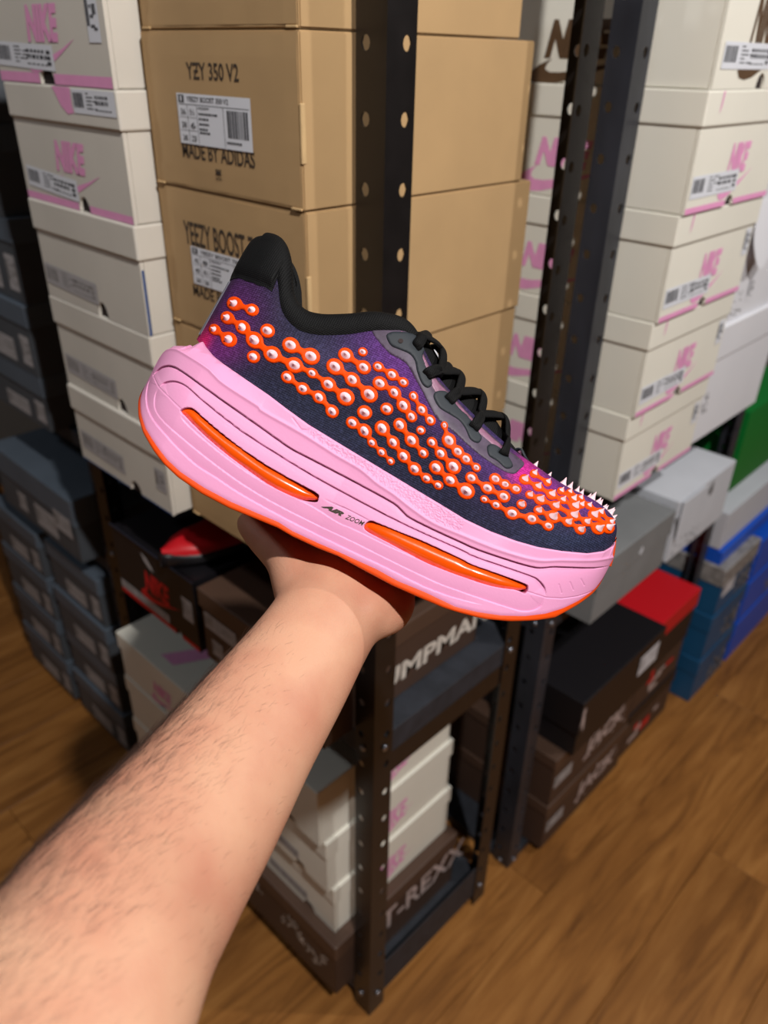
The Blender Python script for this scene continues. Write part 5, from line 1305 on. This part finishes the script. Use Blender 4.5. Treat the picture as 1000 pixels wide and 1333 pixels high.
# heel of the hand, metacarpals and fingers reaching under the sole and up its far side
offs = [(-0.034, .0128, 1.0), (-0.012, .0132, 1.08), (0.010, .0130, 1.03), (0.030, .0118, 0.86)]
for i, (o_, r_, ln) in enumerate(offs):
    s1 = s0_ + o_; kn = sl(s1, under(s1, 0, r_) + 0.001, -0.028)
    base_ = at((418, 436, 456, 474)[i], (768, 772, 780, 790)[i], (.466, .463, .462, .462)[i])
    chain([base_, (base_ * 0.45 + kn * 0.55) - np.array(T_AX) * 0.004, kn], [.0185, .0165, r_], None, 16, 5)
    mw_ = -float(wm(s1)); fr_ = r_ * 0.72; u_ = under(s1, 0, fr_)
    tt0 = float(np.minimum(fout(s1), fbot(s1)))
    chain([kn, sl(s1 + o_ * 0.05, u_ + 0.001, mw_ - 0.001), sl(s1 + o_ * 0.08, tt0 + 0.004, mw_ - fr_ * 1.05), sl(s1 + o_ * 0.10, tt0 + 0.022 * ln, mw_ - fr_ * 1.02), sl(s1 + o_ * 0.10, tt0 + 0.040 * ln, mw_ - fr_ * 0.85)],
          [r_, fr_ * 1.12, fr_ * 1.08, fr_, fr_ * 0.82], None, 14, 6)
# little-finger side pad
chain([at(492, 805, .452), at(502, 796, .462), at(512, 785, .476), at(516, 776, .49)], [.0125, .0148, .0140, .0120], None, 16, 6)
chain([at(470, 800, .447), at(482, 783, .458), at(488, 768, .475)], [.016, .0185, .017], None, 16, 6)
# thumb: ball of the thumb, then along the sole towards the heel
chain([at(404, 800, .448), at(399, 768, .458), at(387, 739, .468), at(372, 722, .477), at(354, 709, .486), at(338, 694, .495), at(326, 681, .503)], [.0165, .0195, .0180, .0150, .0124, .0112, .0098], None, 18, 6)
# tendons standing out at the wrist
chain([at(340, 925, .395), at(392, 842, .412), at(424, 792, .432), at(440, 766, .449)], [.0050, .0075, .0078, .006], None, 10, 6)
chain([at(398, 905, .412), at(420, 870, .418), at(448, 826, .428), at(466, 790, .444)], [.0045, .0060, .0074, .007], None, 10, 6)
tmp = bpy.data.objects.new('tmp', mesh('tmp', np.vstack(VS), FS)); COL.objects.link(tmp)
md = tmp.modifiers.new('r', 'REMESH'); md.mode = 'VOXEL'; md.voxel_size = 0.0022; md.use_smooth_shade = True
md = tmp.modifiers.new('s', 'SMOOTH'); md.factor = 0.5; md.iterations = 26
dg = bpy.context.evaluated_depsgraph_get(); bme = bpy.data.meshes.new_from_object(tmp.evaluated_get(dg)); bpy.data.objects.remove(tmp, do_unlink=True)
bme.name = 'body'
person = thing('person', "person's bare forearm and hand holding up the running shoe from below", 'person', tuple(at(190, 1148, .312)))
pl = np.array(person.location)
co = np.empty(len(bme.vertices) * 3, np.float32); bme.vertices.foreach_get('co', co); co = co.reshape(-1, 3) - pl; bme.vertices.foreach_set('co', co.ravel().astype(np.float32)); bme.update()
link('body', bme, 'skin', person, True)
# fine dark hair along the forearm
nv_ = len(bme.vertices); no = np.empty(nv_ * 3, np.float32); bme.vertices.foreach_get('normal', no); no = no.reshape(-1, 3); cw = co + pl
axis = np.array([at(*a[:3]) for a in arm_px]); ax0, ax1 = axis[1], axis[7]; L_ = ax1 - ax0; tpar = (cw - ax0) @ L_ / (L_ @ L_); adir = L_ / np.linalg.norm(L_)
v_ = cw - np.array(CAM); dz = v_ @ fwv; hx = 500 + F_PX * (v_ @ np.array(RT)) / dz; hy = 666.5 - F_PX * (v_ @ np.array(UP)) / dz
acx = np.interp(tpar, np.linspace(0, 1, 7), [a[0] for a in arm_px[1:8]])
leftness = np.clip((no @ np.array(-RT) * 0.75 + no @ np.array(UP) * 0.6), -1, 1)
prob = np.clip(0.10 + 1.1 * leftness, 0.03, 1.3) * (tpar > -0.1) * (tpar < 0.88) * np.interp(tpar, [0, .55, .88], [1, .8, .12])
pick = rng.choice(nv_, 8500, p=prob / prob.sum())
hv, hf = [], []
sidev = np.cross(adir, fwv); sidev /= np.linalg.norm(sidev)
for q in pick:
    n = no[q]; p = co[q] + rng.normal(0, 0.0012, 3); p = p - n * (n @ (p - co[q])) - n * 0.0004
    d = adir * rng.uniform(.6, 1.0) + n * rng.uniform(.12, .38) + np.cross(n, adir) * rng.normal(-.30, .22); d /= np.linalg.norm(d); le = rng.uniform(.006, .0145) * (0.6 + 0.55 * max(0, leftness[q]))
    b = np.cross(d, n); b /= np.linalg.norm(b) + 1e-9; wd = 0.000036 * rng.uniform(.7, 1.3); c = np.cross(d, b); bend = -n * le * 0.22
    k = len(hv)
    for f_, w_ in ((0, 1.0), (.5, .8)):
        m_ = p + d * le * f_ + bend * f_ * f_
        hv += [m_ + b * wd * w_, m_ - b * wd * w_ * .5 + c * wd * w_, m_ - b * wd * w_ * .5 - c * wd * w_]
    hv.append(p + d * le + bend)
    for a in range(3): hf.append((k + a, k + (a + 1) % 3, k + 3 + (a + 1) % 3, k + 3 + a)); hf.append((k + 3 + a, k + 3 + (a + 1) % 3, k + 6))
ho = link('arm_hair', mesh('arm_hair', hv, hf), 'hair', person); ho['kind'] = 'stuff'
